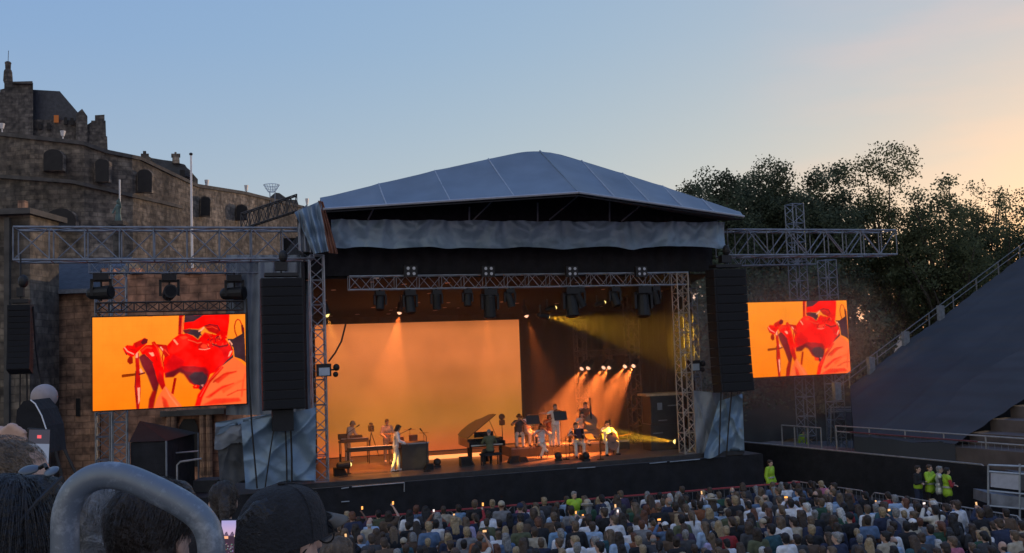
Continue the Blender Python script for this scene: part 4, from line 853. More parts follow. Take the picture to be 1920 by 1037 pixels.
# glowing floor strip below the backdrop
t = thing("floor_strip_light", "thin glowing orange strip light on the floor below the backdrop", "strip light", onz(850, 857, 1.82))
a, b = onz(804, 859, 1.86), onz(908, 852, 1.86)
for i in range(4):
    p, q = a.lerp(b, i / 4 + .006), a.lerp(b, (i + 1) / 4 - .006); MB().bar(p, q, .10, 8).build("tube", glow("strip_glow", (1, .30, .09), 1.9), t)

# ================================================================ people
SKIN = [M("skin_fair", (.52, .33, .25), .55, 0, .1, 9), M("skin_tan", (.38, .22, .15), .55, 0, .1, 9), M("skin_dark", (.16, .085, .055), .5, 0, .1, 9)]
EYE = M("dark_eye", (.02, .015, .012), .3, 0, 0); LIP = M("lip", (.32, .12, .10), .5, 0, .1)
HC = {"black": (.012, .010, .010), "dark brown": (.030, .020, .014), "brown": (.065, .042, .028), "light brown": (.13, .088, .055), "blond": (.34, .25, .145), "grey": (.24, .235, .23), "white": (.52, .51, .49), "auburn": (.13, .05, .026)}
def hairmat(k): return M("hair_" + k.replace(" ", "_"), HC[k], .55, 0, .35, 30, .4, bscale=60)
TC = {"white": (.72, .72, .74), "pale blue": (.34, .46, .62), "black": (.015, .015, .018), "navy": (.022, .03, .065), "grey": (.20, .20, .21), "charcoal": (.055, .055, .06), "red": (.32, .03, .035), "green": (.03, .085, .05), "teal": (.03, .09, .11), "pink": (.42, .13, .19), "beige": (.42, .36, .27), "denim blue": (.10, .16, .27), "yellow green": (.42, .48, .16), "purple": (.06, .04, .08), "brown": (.11, .07, .045), "lilac": (.40, .36, .55), "olive": (.10, .11, .06), "cream": (.62, .58, .50), "rust": (.27, .10, .045), "sky blue": (.20, .33, .48)}
def topmat(k): return M("fabric_" + k.replace(" ", "_"), TC[k], .85, 0, .15, 12, .2, bscale=25)
HIVIS = M("hivis_yellow", (.34, .56, .03), .6, 0, .06, 8); HIVIS.node_tree.nodes["Principled BSDF"].inputs["Emission Color"].default_value = (0, 0, 0, 1)
REFL = M("reflective_band", (.55, .57, .55), .3, .3, .1)

def V3(*a): return Vector(a)
def skel(kind='stand', lean=0.0, elbow=None, wrist=None, knee=None, ankle=None, yaw=0, nod=0, hipz=None, turn=0):
    J = {}; hz = hipz if hipz is not None else (.93 if kind == 'stand' else .55)
    J['hip'] = V3(0, 0, hz); T = Matrix.Rotation(-lean, 3, 'X')
    tp = lambda x, y, z: J['hip'] + T @ V3(x, y, z)
    J['waist'] = tp(0, .0, .16); J['chest'] = tp(0, .01, .37); J['sh'] = [tp(-.18, 0, .50), tp(.18, 0, .50)]; J['neck'] = tp(0, .0, .54)
    J['T'] = T; J['head'] = tp(0, .03, .70); J['HM'] = T @ Matrix.Rotation(yaw, 3, 'Z') @ Matrix.Rotation(-nod, 3, 'X') if abs(lean) < .3 else Matrix.Rotation(-lean * .4, 3, 'X') @ Matrix.Rotation(yaw, 3, 'Z') @ Matrix.Rotation(-nod, 3, 'X')
    if elbow is None: elbow = [tp(-.25, -.03, .22), tp(.25, -.03, .22)] 
    else: elbow = [V3(*e) for e in elbow]
    if wrist is None: wrist = [elbow[0] + V3(-.01, .10, -.24), elbow[1] + V3(.01, .10, -.24)] if kind == 'stand' else [V3(-.13, .30, hz + .12), V3(.13, .30, hz + .12)]
    else: wrist = [V3(*e) for e in wrist]
    J['el'] = elbow; J['wr'] = wrist
    if kind == 'stand':
        J['kn'] = [V3(*k) for k in knee] if knee else [V3(-.10, .02, .5), V3(.10, .02, .5)]; J['an'] = [V3(*k) for k in ankle] if ankle else [V3(-.11, 0, .08), V3(.11, 0, .08)]
    else:
        J['kn'] = [V3(*k) for k in knee] if knee else [V3(-.13, .42, hz - .03), V3(.13, .42, hz - .03)]; J['an'] = [V3(*k) for k in ankle] if ankle else [V3(-.13, .38, .08), V3(.13, .38, .08)]
    return J
def clean(mb, vox, smooth=3):
    me = mb.mesh("tmp", BLACK); o = bpy.data.objects.new("tmp", me); col.objects.link(o)
    r = o.modifiers.new("r", 'REMESH'); r.mode = 'VOXEL'; r.voxel_size = vox
    if smooth: s = o.modifiers.new("s", 'SMOOTH'); s.factor = .5; s.iterations = smooth
    dg = bpy.context.evaluated_depsgraph_get(); out = bpy.data.meshes.new_from_object(o.evaluated_get(dg)); 
    out.materials.clear(); out.polygons.foreach_set('use_smooth', [True] * len(out.polygons))
    bpy.data.objects.remove(o); bpy.data.meshes.remove(me); return out
def add_hand(mb, el, wr, side, fine):
    d = (wr - el).normalized(); x = d.cross(V3(0, 0, 1)); x = (x if x.length > .1 else V3(1, 0, 0)).normalized(); n_ = x.cross(d).normalized()
    c = wr + d * .055; mb.ell(c, (.040, .052, .019), x, d, n_, 10, 6)
    for i, (o, ln) in enumerate(((-.027, .062), (-.009, .072), (.009, .068), (.027, .052))):
        b = c + x * o + d * .038; m_ = b + d * ln * .5 - n_ * .012; e = m_ + d * ln * .36 - n_ * .028
        mb.cap(b, m_, .0098, .009, 6); mb.cap(m_, e, .009, .0078, 6)
    tb = c - x * side * .034 - d * .02; tm = tb - x * side * .026 + d * .03 - n_ * .012; mb.cap(tb, tm, .0125, .011, 6); mb.cap(tm, tm + d * .03 - n_ * .012, .011, .009, 6)
def body_mesh(J, vox=.016, f=1.0):
    mb = MB(); T = J['T']; X, Y, Z = T @ V3(1, 0, 0), T @ V3(0, 1, 0), T @ V3(0, 0, 1)
    mb.ell(J['hip'], (.165 * f, .115 * f, .13), X, Y, Z); mb.ell(J['waist'], (.14 * f, .10 * f, .17), X, Y, Z); mb.ell(J['chest'], (.165 * f, .115 * f, .19), X, Y, Z)
    mb.cap(J['sh'][0] + X * .02, J['sh'][1] - X * .02, .062); mb.cap(J['neck'] - Z * .04, J['head'] - Z * .03, .056, .052)
    head(mb, J)
    for i in (0, 1):
        mb.cap(J['sh'][i], J['el'][i], .054, .041); mb.cap(J['el'][i], J['wr'][i], .041, .028); add_hand(mb, J['el'][i], J['wr'][i], 1 if i else -1, True)
        h = J['hip'] + X * (.085 if i else -.085); mb.cap(h, J['kn'][i], .085 * f, .058); mb.cap(J['kn'][i], J['an'][i], .056, .040)
        t_ = foot_dir(J, i); mb.cap(J['an'][i] - V3(0, 0, .035), J['an'][i] + t_ * .14 - V3(0, 0, .045), .038, .03)
    return clean(mb, vox)
def foot_dir(J, i):
    k = J['an'][i] - J['kn'][i]; d = V3(J['an'][i].x * .6, 1, 0); return d.normalized()
def head(mb, J):
    H = J['HM']; c = J['head']; X, Y, Z = H @ V3(1, 0, 0), H @ V3(0, 1, 0), H @ V3(0, 0, 1)
    mb.ell(c + Z * .03 - Y * .012, (.076, .096, .092), X, Y, Z, 16, 12); mb.ell(c - Z * .045 + Y * .022, (.056, .066, .075), X, Y, Z, 14, 10)
    mb.cap(c + Y * .088 + Z * .005, c + Y * .108 - Z * .025, .011, .015, 6); mb.ell(c + Y * .083 + Z * .022, (.05, .014, .012), X, Y, Z)
    mb.ell(c + Y * .082 - Z * .066, (.026, .012, .012), X, Y, Z)
    for s in (-1, 1): mb.ell(c + X * .078 * s - Y * .012 - Z * .012, (.010, .022, .033), X, Y, Z, 8, 6)
def top_mesh(J, sleeve=1.0, vox=.018, loose=.016, f=1.0, long_=0.0, lapel=False):
    mb = MB(); T = J['T']; X, Y, Z = T @ V3(1, 0, 0), T @ V3(0, 1, 0), T @ V3(0, 0, 1); g = loose
    mb.ell(J['hip'] + Z * .02, (.165 * f + g, .115 * f + g, .13), X, Y, Z); mb.ell(J['waist'], (.148 * f + g, .105 * f + g, .19), X, Y, Z); mb.ell(J['chest'], (.168 * f + g, .118 * f + g, .195), X, Y, Z)
    mb.cap(J['sh'][0] + X * .015, J['sh'][1] - X * .015, .062 + g * .9); mb.cap(J['neck'] - Z * .07, J['neck'] + Z * .005, .075, .062)
    if long_: mb.ell(J['hip'] - Z * long_ * .5, (.17 * f + g, .125 * f + g, .12 + long_ * .6), X, Y, Z)
    for i in (0, 1):
        mb.cap(J['sh'][i], J['el'][i] if sleeve >= .6 else J['sh'][i].lerp(J['el'][i], .62 if sleeve > 0 else .12), .054 + g, (.041 if sleeve >= .6 else .05) + g)
        if sleeve >= 1: mb.cap(J['el'][i], J['el'][i].lerp(J['wr'][i], .93), .041 + g, .031 + g * .8)
    return clean(mb, vox)
def leg_mesh(J, vox=.018, f=1.0):
    mb = MB(); X = J['T'] @ V3(1, 0, 0); g = .014
    mb.ell(J['hip'] - V3(0, 0, .01), (.168 * f + g * .6, .118 * f + g * .6, .12))
    for i in (0, 1):
        h = J['hip'] + X * (.085 if i else -.085); mb.cap(h, J['kn'][i], .087 * f + g, .062 + g); mb.cap(J['kn'][i], J['kn'][i].lerp(J['an'][i], .96), .062 + g, .052 + g)
    return clean(mb, vox)
def shoe_mesh(J, i):
    mb = MB(); t_ = foot_dir(J, i); a = J['an'][i]; mb.cap(a - V3(0, 0, .04) - t_ * .03, a + t_ * .15 - V3(0, 0, .048), .046, .038); mb.cap(a, a - V3(0, 0, .03), .05, .05); return clean(mb, .014)
def hair_mesh(J, style, vox=.012):
    H = J['HM']; c = J['head']; X, Y, Z = H @ V3(1, 0, 0), H @ V3(0, 1, 0), H @ V3(0, 0, 1); mb = MB()
    if style == 'crop': mb.ell(c + Z * .036 - Y * .022, (.080, .094, .090), X, Y, Z, 16, 12)
    else:
        mb.ell(c + Z * .040 - Y * .026, (.088, .098, .094), X, Y, Z, 16, 12); mb.ell(c - Y * .045 - Z * .02, (.080, .066, .09), X, Y, Z, 14, 10)
        mb.ell(c + Z * .085 + Y * .045, (.068, .05, .034), X, Y, Z)
    if style in ('long', 'wavy'):
        b = J['neck'] - J['T'] @ V3(0, .075, 0)
        for s in (-1, 0, 1): mb.cap(c - Y * .055 + X * .055 * s - Z * .02, b + X * .06 * s - V3(0, .03, .12 + .03 * (s == 0)), .055, .034)
        for s in (-1, 1): mb.cap(c + X * .072 * s - Y * .015, c + X * .085 * s - Y * .02 - Z * .20, .034, .026)
    if style == 'bob':
        for s in (-1, 0, 1): mb.cap(c - Y * .05 + X * .055 * s, c - Y * .06 + X * .062 * s - Z * .13, .056, .045)
        for s in (-1, 1): mb.cap(c + X * .075 * s - Y * .01, c + X * .08 * s - Z * .12, .034, .028)
    if style == 'ponytail': mb.cap(c - Y * .11 + Z * .03, c - Y * .15 - Z * .04, .034, .036); mb.cap(c - Y * .15 - Z * .04, c - Y * .135 - Z * .22, .036, .018)
    if style == 'bun': mb.ell(c - Y * .105 + Z * .075, (.045,) * 3)
    if style == 'balding':
        mb = MB(); mb.ell(c - Y * .045 - Z * .012, (.081, .068, .066), X, Y, Z, 14, 10)
    me = clean(mb, vox, 2)
    n = len(me.vertices); a = np.zeros(n * 3); me.vertices.foreach_get('co', a); a = a.reshape(-1, 3); ce = np.array(c)
    for i in range(n):
        v = Vector(a[i]); a[i] += (a[i] - ce) * .05 * noise.noise(v * 38) + (a[i] - ce) * .05 * noise.noise(v * 14)
    me.vertices.foreach_set('co', a.ravel()); me.update(); return me
def beard_mesh(J):
    H = J['HM']; c = J['head']; X, Y, Z = H @ V3(1, 0, 0), H @ V3(0, 1, 0), H @ V3(0, 0, 1); mb = MB(); mb.ell(c - Z * .085 + Y * .035, (.054, .055, .05), X, Y, Z); return clean(mb, .01)
def hat_mesh(J, kind):
    H = J['HM']; c = J['head']; X, Y, Z = H @ V3(1, 0, 0), H @ V3(0, 1, 0), H @ V3(0, 0, 1); mb = MB()
    if kind == 'cap':
        mb.ell(c + Z * .055 - Y * .012, (.092, .108, .088), X, Y, Z, 16, 10)
        mb.poly([c + X * (.075 * math.cos(a)) + Y * (.08 + .085 * math.sin(a)) + Z * (.05 - .02 * math.sin(a)) for a in [math.pi * k / 10 for k in range(11)]], Z * .012)
    else:
        r = .17 if kind == 'straw' else .135
        mb.ell(c + Z * .075 - Y * .01, (.092, .105, .085), X, Y, Z, 16, 10); dz = .05 if kind == 'straw' else .03
        mb.grid(lambda a, b: c + X * (math.cos(6.2832 * a) * (.085 + (r - .085) * b)) + Y * (math.sin(6.2832 * a) * (.095 + (r - .085) * b)) + Z * (dz - .025 * b + .01 * math.sin(a * 12.56)), 28, 3)
        mb.grid(lambda a, b: c + X * (math.cos(6.2832 * a) * (.085 + (r - .085) * b)) + Y * (math.sin(6.2832 * a) * (.095 + (r - .085) * b)) + Z * (dz - .033 - .025 * b + .01 * math.sin(a * 12.56)), 28, 3)
    return mb.mesh("hat", BLACK, smooth=True)
def put(root, name, me, mat):
    me.name = name
    if len(me.materials) == 0: me.materials.append(mat)
    o = bpy.data.objects.new(name, me); col.objects.link(o); o.parent = root
    o.material_slots[0].link = 'OBJECT'; o.material_slots[0].material = mat; return o
def face(root, J):
    H = J['HM']; c = J['head']; X, Y, Z = H @ V3(1, 0, 0), H @ V3(0, 1, 0), H @ V3(0, 0, 1)
    for s in (-1, 1): mb = MB(); mb.ell(c + X * .031 * s + Y * .082 + Z * .006, (.013, .008, .007), X, Y, Z, 8, 6); put(root, "eye", mb.mesh("eye", EYE, smooth=True), EYE)
    mb = MB(); mb.ell(c + Y * .090 - Z * .066, (.024, .008, .007), X, Y, Z, 10, 6); put(root, "mouth", mb.mesh("mouth", LIP, smooth=True), LIP)
def person(label, p, ang, J, skin=0, top="white", trou="black", hair="brown", style="short", sleeve=1.0, shoes="black", group=None, hat=None, hatcol="black", beard=None, scale=1.0, loose=.016, vox=.015, long_=0, vest=False, facey=True, f=1.0):
    t = thing("person", label, "person", Vector(p), group); t.rotation_euler.z = ang; t.scale = (scale,) * 3
    b = put(t, "body", body_mesh(J, vox, f), SKIN[skin])
    if facey: face(t, J)
    if style: put(t, "hair", hair_mesh(J, style), hairmat(hair))
    if beard: put(t, "beard", beard_mesh(J), hairmat(beard))
    put(t, "top", top_mesh(J, sleeve, loose=loose, long_=long_, f=f), topmat(top)); put(t, "trousers", leg_mesh(J, f=f), topmat(trou))
    for i in (0, 1): put(t, "shoe", shoe_mesh(J, i), topmat(shoes))
    if hat: put(t, "hat", hat_mesh(J, hat), topmat(hatcol))
    if vest:
        if vest == 'waist':
            mbv = MB(); Tv = J['T']; mbv.ell(J['waist'] - V3(0, 0, .05), (.19, .145, .17), Tv @ V3(1, 0, 0), Tv @ V3(0, 1, 0), Tv @ V3(0, 0, 1), 18, 10); put(t, 'hivis_band', clean(mbv, .018), HIVIS); return t
        vo = put(t, "hivis_vest", top_mesh(J, 0.0 if vest != 'jacket' else 1.0, loose=.034, long_=.08), REFL if vest == 'pale' else HIVIS)
        mb = MB(); T = J['T']; X, Y, Z = T @ V3(1, 0, 0), T @ V3(0, 1, 0), T @ V3(0, 0, 1); c = J['waist'] + Z * .02
        mb.grid(lambda a, q: c + X * (.194 * math.cos(6.2832 * a)) + Y * (.150 * math.sin(6.2832 * a)) + Z * (.06 * (q - .5)), 28, 1); put(vo, "reflective_band", mb.mesh("band", REFL), REFL)
    return t
def face_to(p, q): d = Vector(q) - Vector(p); return math.atan2(-d.x, d.y)
AUD = math.atan2(-(-VD).x, (-VD).y)          # facing the audience
UPS = math.atan2(-VD.x, VD.y)                # facing upstage
ZD = 1.8
def fl(px, py, z=ZD): return onz(px, py, z)

# --- band on the left
kp = fl(652, 866); person("person in pale jacket and cap bending over keyboards, furthest left on stage", kp, AUD + .9, skel(lean=.35, elbow=[(-.27, .22, 1.13), (.27, .24, 1.13)], wrist=[(-.16, .46, 1.05), (.18, .47, 1.06)], nod=.45), 0, "cream", "cream", "brown", "short", shoes="white", group="musicians on stage", hat="cap", hatcol="beige")
p2 = fl(727, 866); person("tall person in pale jacket standing upright behind the drum kit", p2, AUD + .1, skel(elbow=[(-.27, .05, 1.15), (.27, .05, 1.15)], wrist=[(-.2, .28, 1.08), (.2, .28, 1.08)], nod=.3), 1, "beige", "beige", "dark brown", "short", shoes="white", group="musicians on stage")
p3 = fl(743, 883); person("person with dark hair in white shirt playing long keyboard, side on, downstage left", p3, AUD + 1.45, skel(lean=.12, elbow=[(-.25, .10, 1.14), (.25, .12, 1.14)], wrist=[(-.17, .36, 1.04), (.17, .37, 1.03)], knee=[(-.1, .1, .5), (.1, -.02, .5)], ankle=[(-.11, .1, .08), (.11, -.16, .08)], nod=.4), 1, "white", "cream", "black", "bob", shoes="white", group="musicians on stage", sleeve=1.0)
BENCH = fl(920, 872)
pj = skel('sit', hipz=.56, lean=.12, elbow=[(-.28, .12, .86), (.28, .12, .86)], wrist=[(-.22, .42, .80), (.2, .42, .80)], nod=.2)
person("pianist in dark jacket seated with back turned at the grand piano", BENCH, UPS, pj, 0, "olive", "black", "grey", "crop", group="musicians on stage", facey=False)
# --- string players
def seatmus(lab, px, py, ang, el, wr, top, hair, style, z=ZD, kind='sit', knee=None, ankle=None, skin=0, trou="cream", lean=.05, yaw=0, nod=.15, beard=None, sleeve=.6):
    p = fl(px, py, z); a = AUD + ang
    t = person(lab, p, a, skel(kind, lean=lean, elbow=el, wrist=wr, knee=knee, ankle=ankle, yaw=yaw, nod=nod), skin, top, trou, hair, style, group="musicians on stage", shoes="black", beard=beard, sleeve=sleeve)
    return t
CH = []
def chair(px, py, ang, z, lab):
    p = fl(px, py, z); t = thing("chair", lab, "chair", p, "black chairs of the string players"); t.rotation_euler.z = AUD + ang
    def loc_box(n, c, d): me = MB().box(c, d).mesh(n, BLACK); o = bpy.data.objects.new(n, me); col.objects.link(o); o.parent = t
    loc_box("seat", (0, .02, .44), (.44, .44, .04)); loc_box("backrest", (0, -.21, .68), (.42, .03, .3))
    for x in (-.19, .19):
        loc_box("leg", (x, .2, .21), (.03, .03, .42)); loc_box("leg", (x, -.19, .26), (.03, .03, .52))
RZ = ZD + .4
MB_r = thing("string_riser", "low black riser under the rear row of string players", "riser", L(2.9, 4.0, 1.8)); MB().sbox(.75, 6.1, 3.2, 5.0, 1.801, 2.2).build("platform", BLACK, MB_r); MB().sbox(.75, 6.1, 3.17, 3.197, 2.12, 2.2).build("edge", ALUD, MB_r)
SIT_V = ([(-.30, .12, .95), (.30, .16, .95)], [(-.05, .32, 1.18), (.12, .42, 1.08)])
seatmus("seated player in dark clothes behind a music stand, beside the piano", 975, 838, -.3, *SIT_V, "charcoal", "black", "short", RZ)
seatmus("seated player in red-lit white shirt with a shining horn", 990, 835, .2, [(-.30, .15, .92), (.30, .12, .92)], [(-.10, .30, .95), (.16, .30, 1.0)], "white", "brown", "short", RZ)
seatmus("woman in white with crossed legs playing viola, front row beside the piano", 1016, 857, -.15, *SIT_V, "white", "black", "long", ZD, knee=[(-.05, .44, .52), (.12, .40, .58)], ankle=[(.12, .5, .09), (-.14, .52, .28)])
seatmus("seated player with dark long hair behind the middle music stand", 1032, 836, 0, *SIT_V, "rust", "black", "long", RZ)
seatmus("violinist in white standing with bow arm stretched right", 1043, 838, -.2, [(-.22, .2, 1.30), (.32, .12, 1.38)], [(-.05, .42, 1.40), (.58, .25, 1.42)], "white", "light brown", "short", RZ, 'stand')
seatmus("accordionist in white seated on a chair, front row", 1080, 855, .1, [(-.34, .1, .88), (.34, .1, .88)], [(-.20, .34, .90), (.24, .34, .90)], "white", "dark brown", "short", ZD, knee=[(-.16, .44, .5), (.22, .44, .5)], ankle=[(-.16, .40, .08), (.30, .62, .08)])
seatmus("seated player in pale top behind the right music stand", 1092, 834, 0, *SIT_V, "cream", "brown", "long", RZ)
seatmus("bass player standing tallest at the back under the orange lamps", 1099, 833, .1, [(-.30, .1, 1.20), (.30, .1, 1.45)], [(-.16, .32, 1.02), (.14, .26, 1.58)], "rust", "brown", "short", RZ, 'stand')
seatmus("cellist in white shirt seated at the right end of the front row", 1139, 852, .15, [(-.34, .14, .86), (.30, .12, 1.0)], [(-.24, .42, .72), (.08, .26, 1.16)], "white", "brown", "short", ZD, knee=[(-.26, .40, .5), (.26, .40, .5)], ankle=[(-.26, .36, .08), (.30, .42, .08)])
for px, py, a, z, lab in ((1016, 857, -.15, ZD, "black chair under the woman in white with crossed legs"), (1080, 855, .1, ZD, "black chair under the accordionist"), (1139, 852, .15, ZD, "black chair under the cellist"), (975, 838, -.3, RZ, "black chair on the riser beside the piano")): chair(px, py, a, z, lab)

# --- instruments
WOOD = M("varnished_wood", (.20, .075, .03), .3, 0, .25, 4); GLOSS = M("piano_black", (.012, .012, .013), .12, 0, 0); IVORY = M("ivory_keys", (.7, .67, .6), .35, 0, .05)
def fiddle_shape(mb, o, X, Y, Z, s, th):      # body outline in X (width) and Y (length, neck end up), thickness Z
    pts = []
    for k in range(32):
        a = 2 * math.pi * k / 32; y = math.cos(a); wd = abs(math.sin(a)); prof = (.30 + .06 * (y < 0) * 1) * wd * (1 - .38 * math.exp(-((y - .08) / .22) ** 2))
        pts.append(o + X * (prof * s * (1 if math.sin(a) > 0 else -1)) + Y * (y * .5 * s))
    mb.poly(pts, Z * th)
def stringed(name, lab, o, up, out, s, neck, cat):
    up = Vector(up).normalized(); out = Vector(out); out = (out - up * out.dot(up)).normalized(); X = up.cross(out)
    t = thing(name, lab, cat, o); mb = MB(); fiddle_shape(mb, Vector(o), X, up, out, s, s * .2); mb.build("body", WOOD, t)
    mb = MB(); a = Vector(o) + up * s * .3 + out * s * .22; b = Vector(o) + up * (s * .5 + neck) + out * s * .16; mb.bar(a, b, s * .035, 6, s * .026); mb.ell(b, (s * .05,) * 3); mb.build("neck", BLACK, t)
    mb = MB(); mb.box(Vector(o) - up * s * .1 + out * s * .23, (s * .16, s * .02, s * .1), X, up, out); mb.build("bridge", BLACK, t); return t
def lp(px, py, z, ang, x, y, h):             # point in a person's own frame -> world
    return fl(px, py, z) + Matrix.Rotation(AUD + ang, 3, 'Z') @ V3(x, y, h)
c = lp(1139, 852, ZD, .15, 0, .34, .55); stringed("cello", "brown cello held between the knees of the front row cellist", c, Vector((0, 0, 1)) + VD * .25, -VD, .76, .46, "cello"); 
a = lp(1139, 852, ZD, .15, -.24, .42, .74); tag(MB().bar(a, a + UD * .62 + Vector((0, 0, .10)) - VD * .05, .008).build("bow", WOOD), "thin bow across the cello", "bow")
c = lp(1099, 833, RZ, .1, .0, .36, .72); stringed("double_bass", "tall brown double bass before the standing player at the back", c, Vector((.05, 0, 1)) + VD * .15, -VD, 1.1, .62, "double bass")
for px, py, z, ang, hx, hz_, lab in ((975, 838, RZ, -.3, -.02, 1.24, "violin of the dark clad player beside the piano"), (1016, 857, ZD, -.15, -.02, 1.24, "viola held by the woman with crossed legs"), (1032, 836, RZ, 0, -.02, 1.24, "violin of the long haired player at the middle stand"), (1043, 838, RZ, -.2, -.05, 1.45, "violin of the standing violinist")):
    c = lp(px, py, z, ang, hx, .26, hz_); stringed("violin", lab, c, Matrix.Rotation(AUD + ang, 3, 'Z') @ V3(-.5, .8, -.1), (0, 0, 1), .36, .24, "violin")
t = thing("horn", "shining brass horn bell catching the light behind a music stand", "horn", lp(990, 835, RZ, .2, .05, .34, .9)); c = wloc(t); mb = MB(); mb.bar(c, c - VD * .22 + Vector((0, 0, .05)), .03, 12, .14); mb.build("bell", M("brass", (.75, .45, .16), .2, .9, .1), t)
mb = MB(); mb.tube([c + UD * .14 * math.cos(k * .6) + VD * .06 + Vector((0, 0, .14 * math.sin(k * .6))) for k in range(11)], .018, 6); mb.build("coil", MATS["brass"], t)
t = thing("accordion", "dark accordion with pleated bellows on the seated player's lap", "accordion", lp(1080, 855, ZD, .1, 0, .26, .72)); c = wloc(t); t_ = Matrix.Rotation(AUD + .1, 3, 'Z'); X, Y = t_ @ V3(1, 0, 0), t_ @ V3(0, 1, 0)
MB().box(c - X * .17 + Vector((0, 0, .2)), (.10, .2, .42), X, Y).build("keyboard_side", GLOSS, t); MB().box(c + X * .19 + Vector((0, 0, .2)), (.09, .2, .42), X, Y).build("bass_side", GLOSS, t)
mb = MB()
for k in range(9): mb.box(c + X * (-.10 + k * .0285) + Vector((0, 0, .2)), (.016, .19 if k % 2 else .16, .40 if k % 2 else .37), X, Y)
mb.build("bellows", M("bellows_purple", (.06, .03, .07), .6), t); MB().box(c - X * .235 + Y * .02 + Vector((0, 0, .2)), (.03, .08, .38), X, Y).build("key_row", IVORY, t)
# music stands
def music_stand(px, py, z, lab, h=1.15):
    p = fl(px, py, z); t = thing("music_stand", lab, "music stand", p, "black music stands of the string players"); mb = MB(); mb.bar(p + Vector((0, 0, .1)), p + Vector((0, 0, h)), .013, 6)
    for k in range(3): a = 2.1 * k + .5; mb.bar(p + Vector((0, 0, .25)), p + Vector((math.cos(a) * .28, math.sin(a) * .28, .01)), .01, 5)
    mb.build("tripod", BLACK, t); Yt = (VD * .94 + Vector((0, 0, -.34))).normalized(); Zt = UD.cross(Yt); MB().box(p + Vector((0, 0, h + .08)), (.55, .02, .38), UD, Yt, Zt).build("desk", BLACK, t); MB().box(p + Vector((0, 0, h + .1)) - Yt * -.02, (.46, .006, .31), UD, Yt, Zt).build("sheet", IVORY, t)
for px, py, z, lab, h in ((982, 852, ZD, "lower music stand nearest the piano", 1.1), (1001, 845, RZ, "upper music stand beside the horn player", 1.15), (1038, 852, ZD, "music stand in front of the long haired player", 1.15), (1053, 842, RZ, "music stand before the standing violinist", 1.25), (1100, 848, ZD, "wide music stand right of the accordionist", 1.2)): music_stand(px, py, z, lab, h)
# grand piano, tail away from us, lid up on the right
pb = BENCH + VD * .42; t = thing("grand_piano", "black grand piano with raised lid at stage centre", "piano", pb + VD * .9)
def PL(u, v, z): return pb + UD * u + VD * v + Vector((0, 0, z))
out = [(-.74, 0), (.74, 0), (.74, .6), (.66, 1.0), (.40, 1.35), (.25, 1.75), (-.05, 2.0), (-.45, 2.02), (-.70, 1.8), (-.74, 1.4)]
MB().poly([PL(u, v, .66) for u, v in out[:0] + [(-.74, .22), (.74, .22)] + out[2:]], (0, 0, .33)).build("case", GLOSS, t)
mb = MB(); mb.box(PL(0, .08, .70), (1.48, .28, .05), UD, VD); mb.box(PL(-.71, .08, .78), (.07, .28, .2), UD, VD); mb.box(PL(.71, .08, .78), (.07, .28, .2), UD, VD); mb.build("key_bed", GLOSS, t); MB().box(PL(0, .06, .74), (1.3, .16, .03), UD, VD).build("keyboard", IVORY, t)
MB().box(PL(0, .42, 1.12), (.8, .02, .22), UD, VD).build("music_desk", GLOSS, t)
th = R(36); hinge = PL(-.74, 0, 1.0); Xl = UD * math.cos(th) + Vector((0, 0, math.sin(th)))
MB().poly([hinge + Xl * (u + .74) * 1.02 + VD * v for u, v in [(-.74, .22), (.74, .22)] + out[2:]], Vector((-math.sin(th) * UD.x, -math.sin(th) * UD.y, math.cos(th))) * .025).build("lid", GLOSS, t)
MB().bar(PL(.62, .75, .98), hinge + Xl * 1.28 + VD * .75, .012, 5).build("prop", BLACK, t)
for u, v in ((-.62, .2), (.62, .2), (-.3, 1.7)): MB().bar(PL(u, v, 0), PL(u, v, .66), .045, 8, .07).build("leg", GLOSS, t)
MB().box(PL(0, .35, .25), (.3, .08, .4), UD, VD).build("pedal_lyre", GLOSS, t)
t = thing("piano_bench", "dark bench under the pianist", "bench", BENCH); MB().box(BENCH + Vector((0, 0, .42)), (.8, .36, .08), UD, VD).build("seat", BLKCLOTH, t)
for u in (-.34, .34):
    for v in (-.13, .13): MB().bar(BENCH + UD * u + VD * v, BENCH + UD * u + VD * v + Vector((0, 0, .38)), .025, 6).build("leg", BLACK, t)
# keyboards and drums at left
def desk(p, w_, d_, h, lab, cat, nm, keys=True, ang=0):
    t = thing(nm, lab, cat, p); X = Matrix.Rotation(ang, 3, 'Z') @ UD; Y = Matrix.Rotation(ang, 3, 'Z') @ VD
    MB().box(p + Vector((0, 0, h)), (w_, d_, .05), X, Y).build("top", BLACK, t)
    for a in (-1, 1):
        for b in (-1, 1): MB().bar(p + X * (w_ * .46 * a) + Y * (d_ * .42 * b), p + X * (w_ * .46 * a) + Y * (d_ * .42 * b) + Vector((0, 0, h)), .02, 6).build("leg", BLACK, t)
    if keys:
        kb = MB().box(p + Vector((0, 0, h + .075)), (w_ * .92, d_ * .7, .09), X, Y).build("keyboard", BLACK, t); MB().box(p + Vector((0, 0, h + .125)) - Y * d_ * .12, (w_ * .85, d_ * .36, .02), X, Y).build("keys", IVORY, kb)
    return t, X, Y
q = fl(664, 869); t, X, Y = desk(q - VD * .15, 1.25, .5, .92, "black keyboard table before the bending player at far left", "keyboard", "keyboard_table"); kb = q
mb = MB(); mb.box(q + UD * .1 + Vector((0, 0, 1.1)), (.5, .25, .1), UD, VD); mb.box(q - UD * .45 + Vector((0, 0, 1.12)), (.35, .3, .22), UD, VD); mb.build("synth_module", BLACK, t)
q = fl(700, 884) ; t, X, Y = desk(q - VD * .1, 2.1, .38, .84, "long keyboard on stand spanning in front of the white-shirted player", "keyboard", "keyboard_stand")
mb = MB(); p = fl(775, 878); t = thing("drum_riser_case", "large dark case with silver edged top right of the white-shirted player", "case", p)
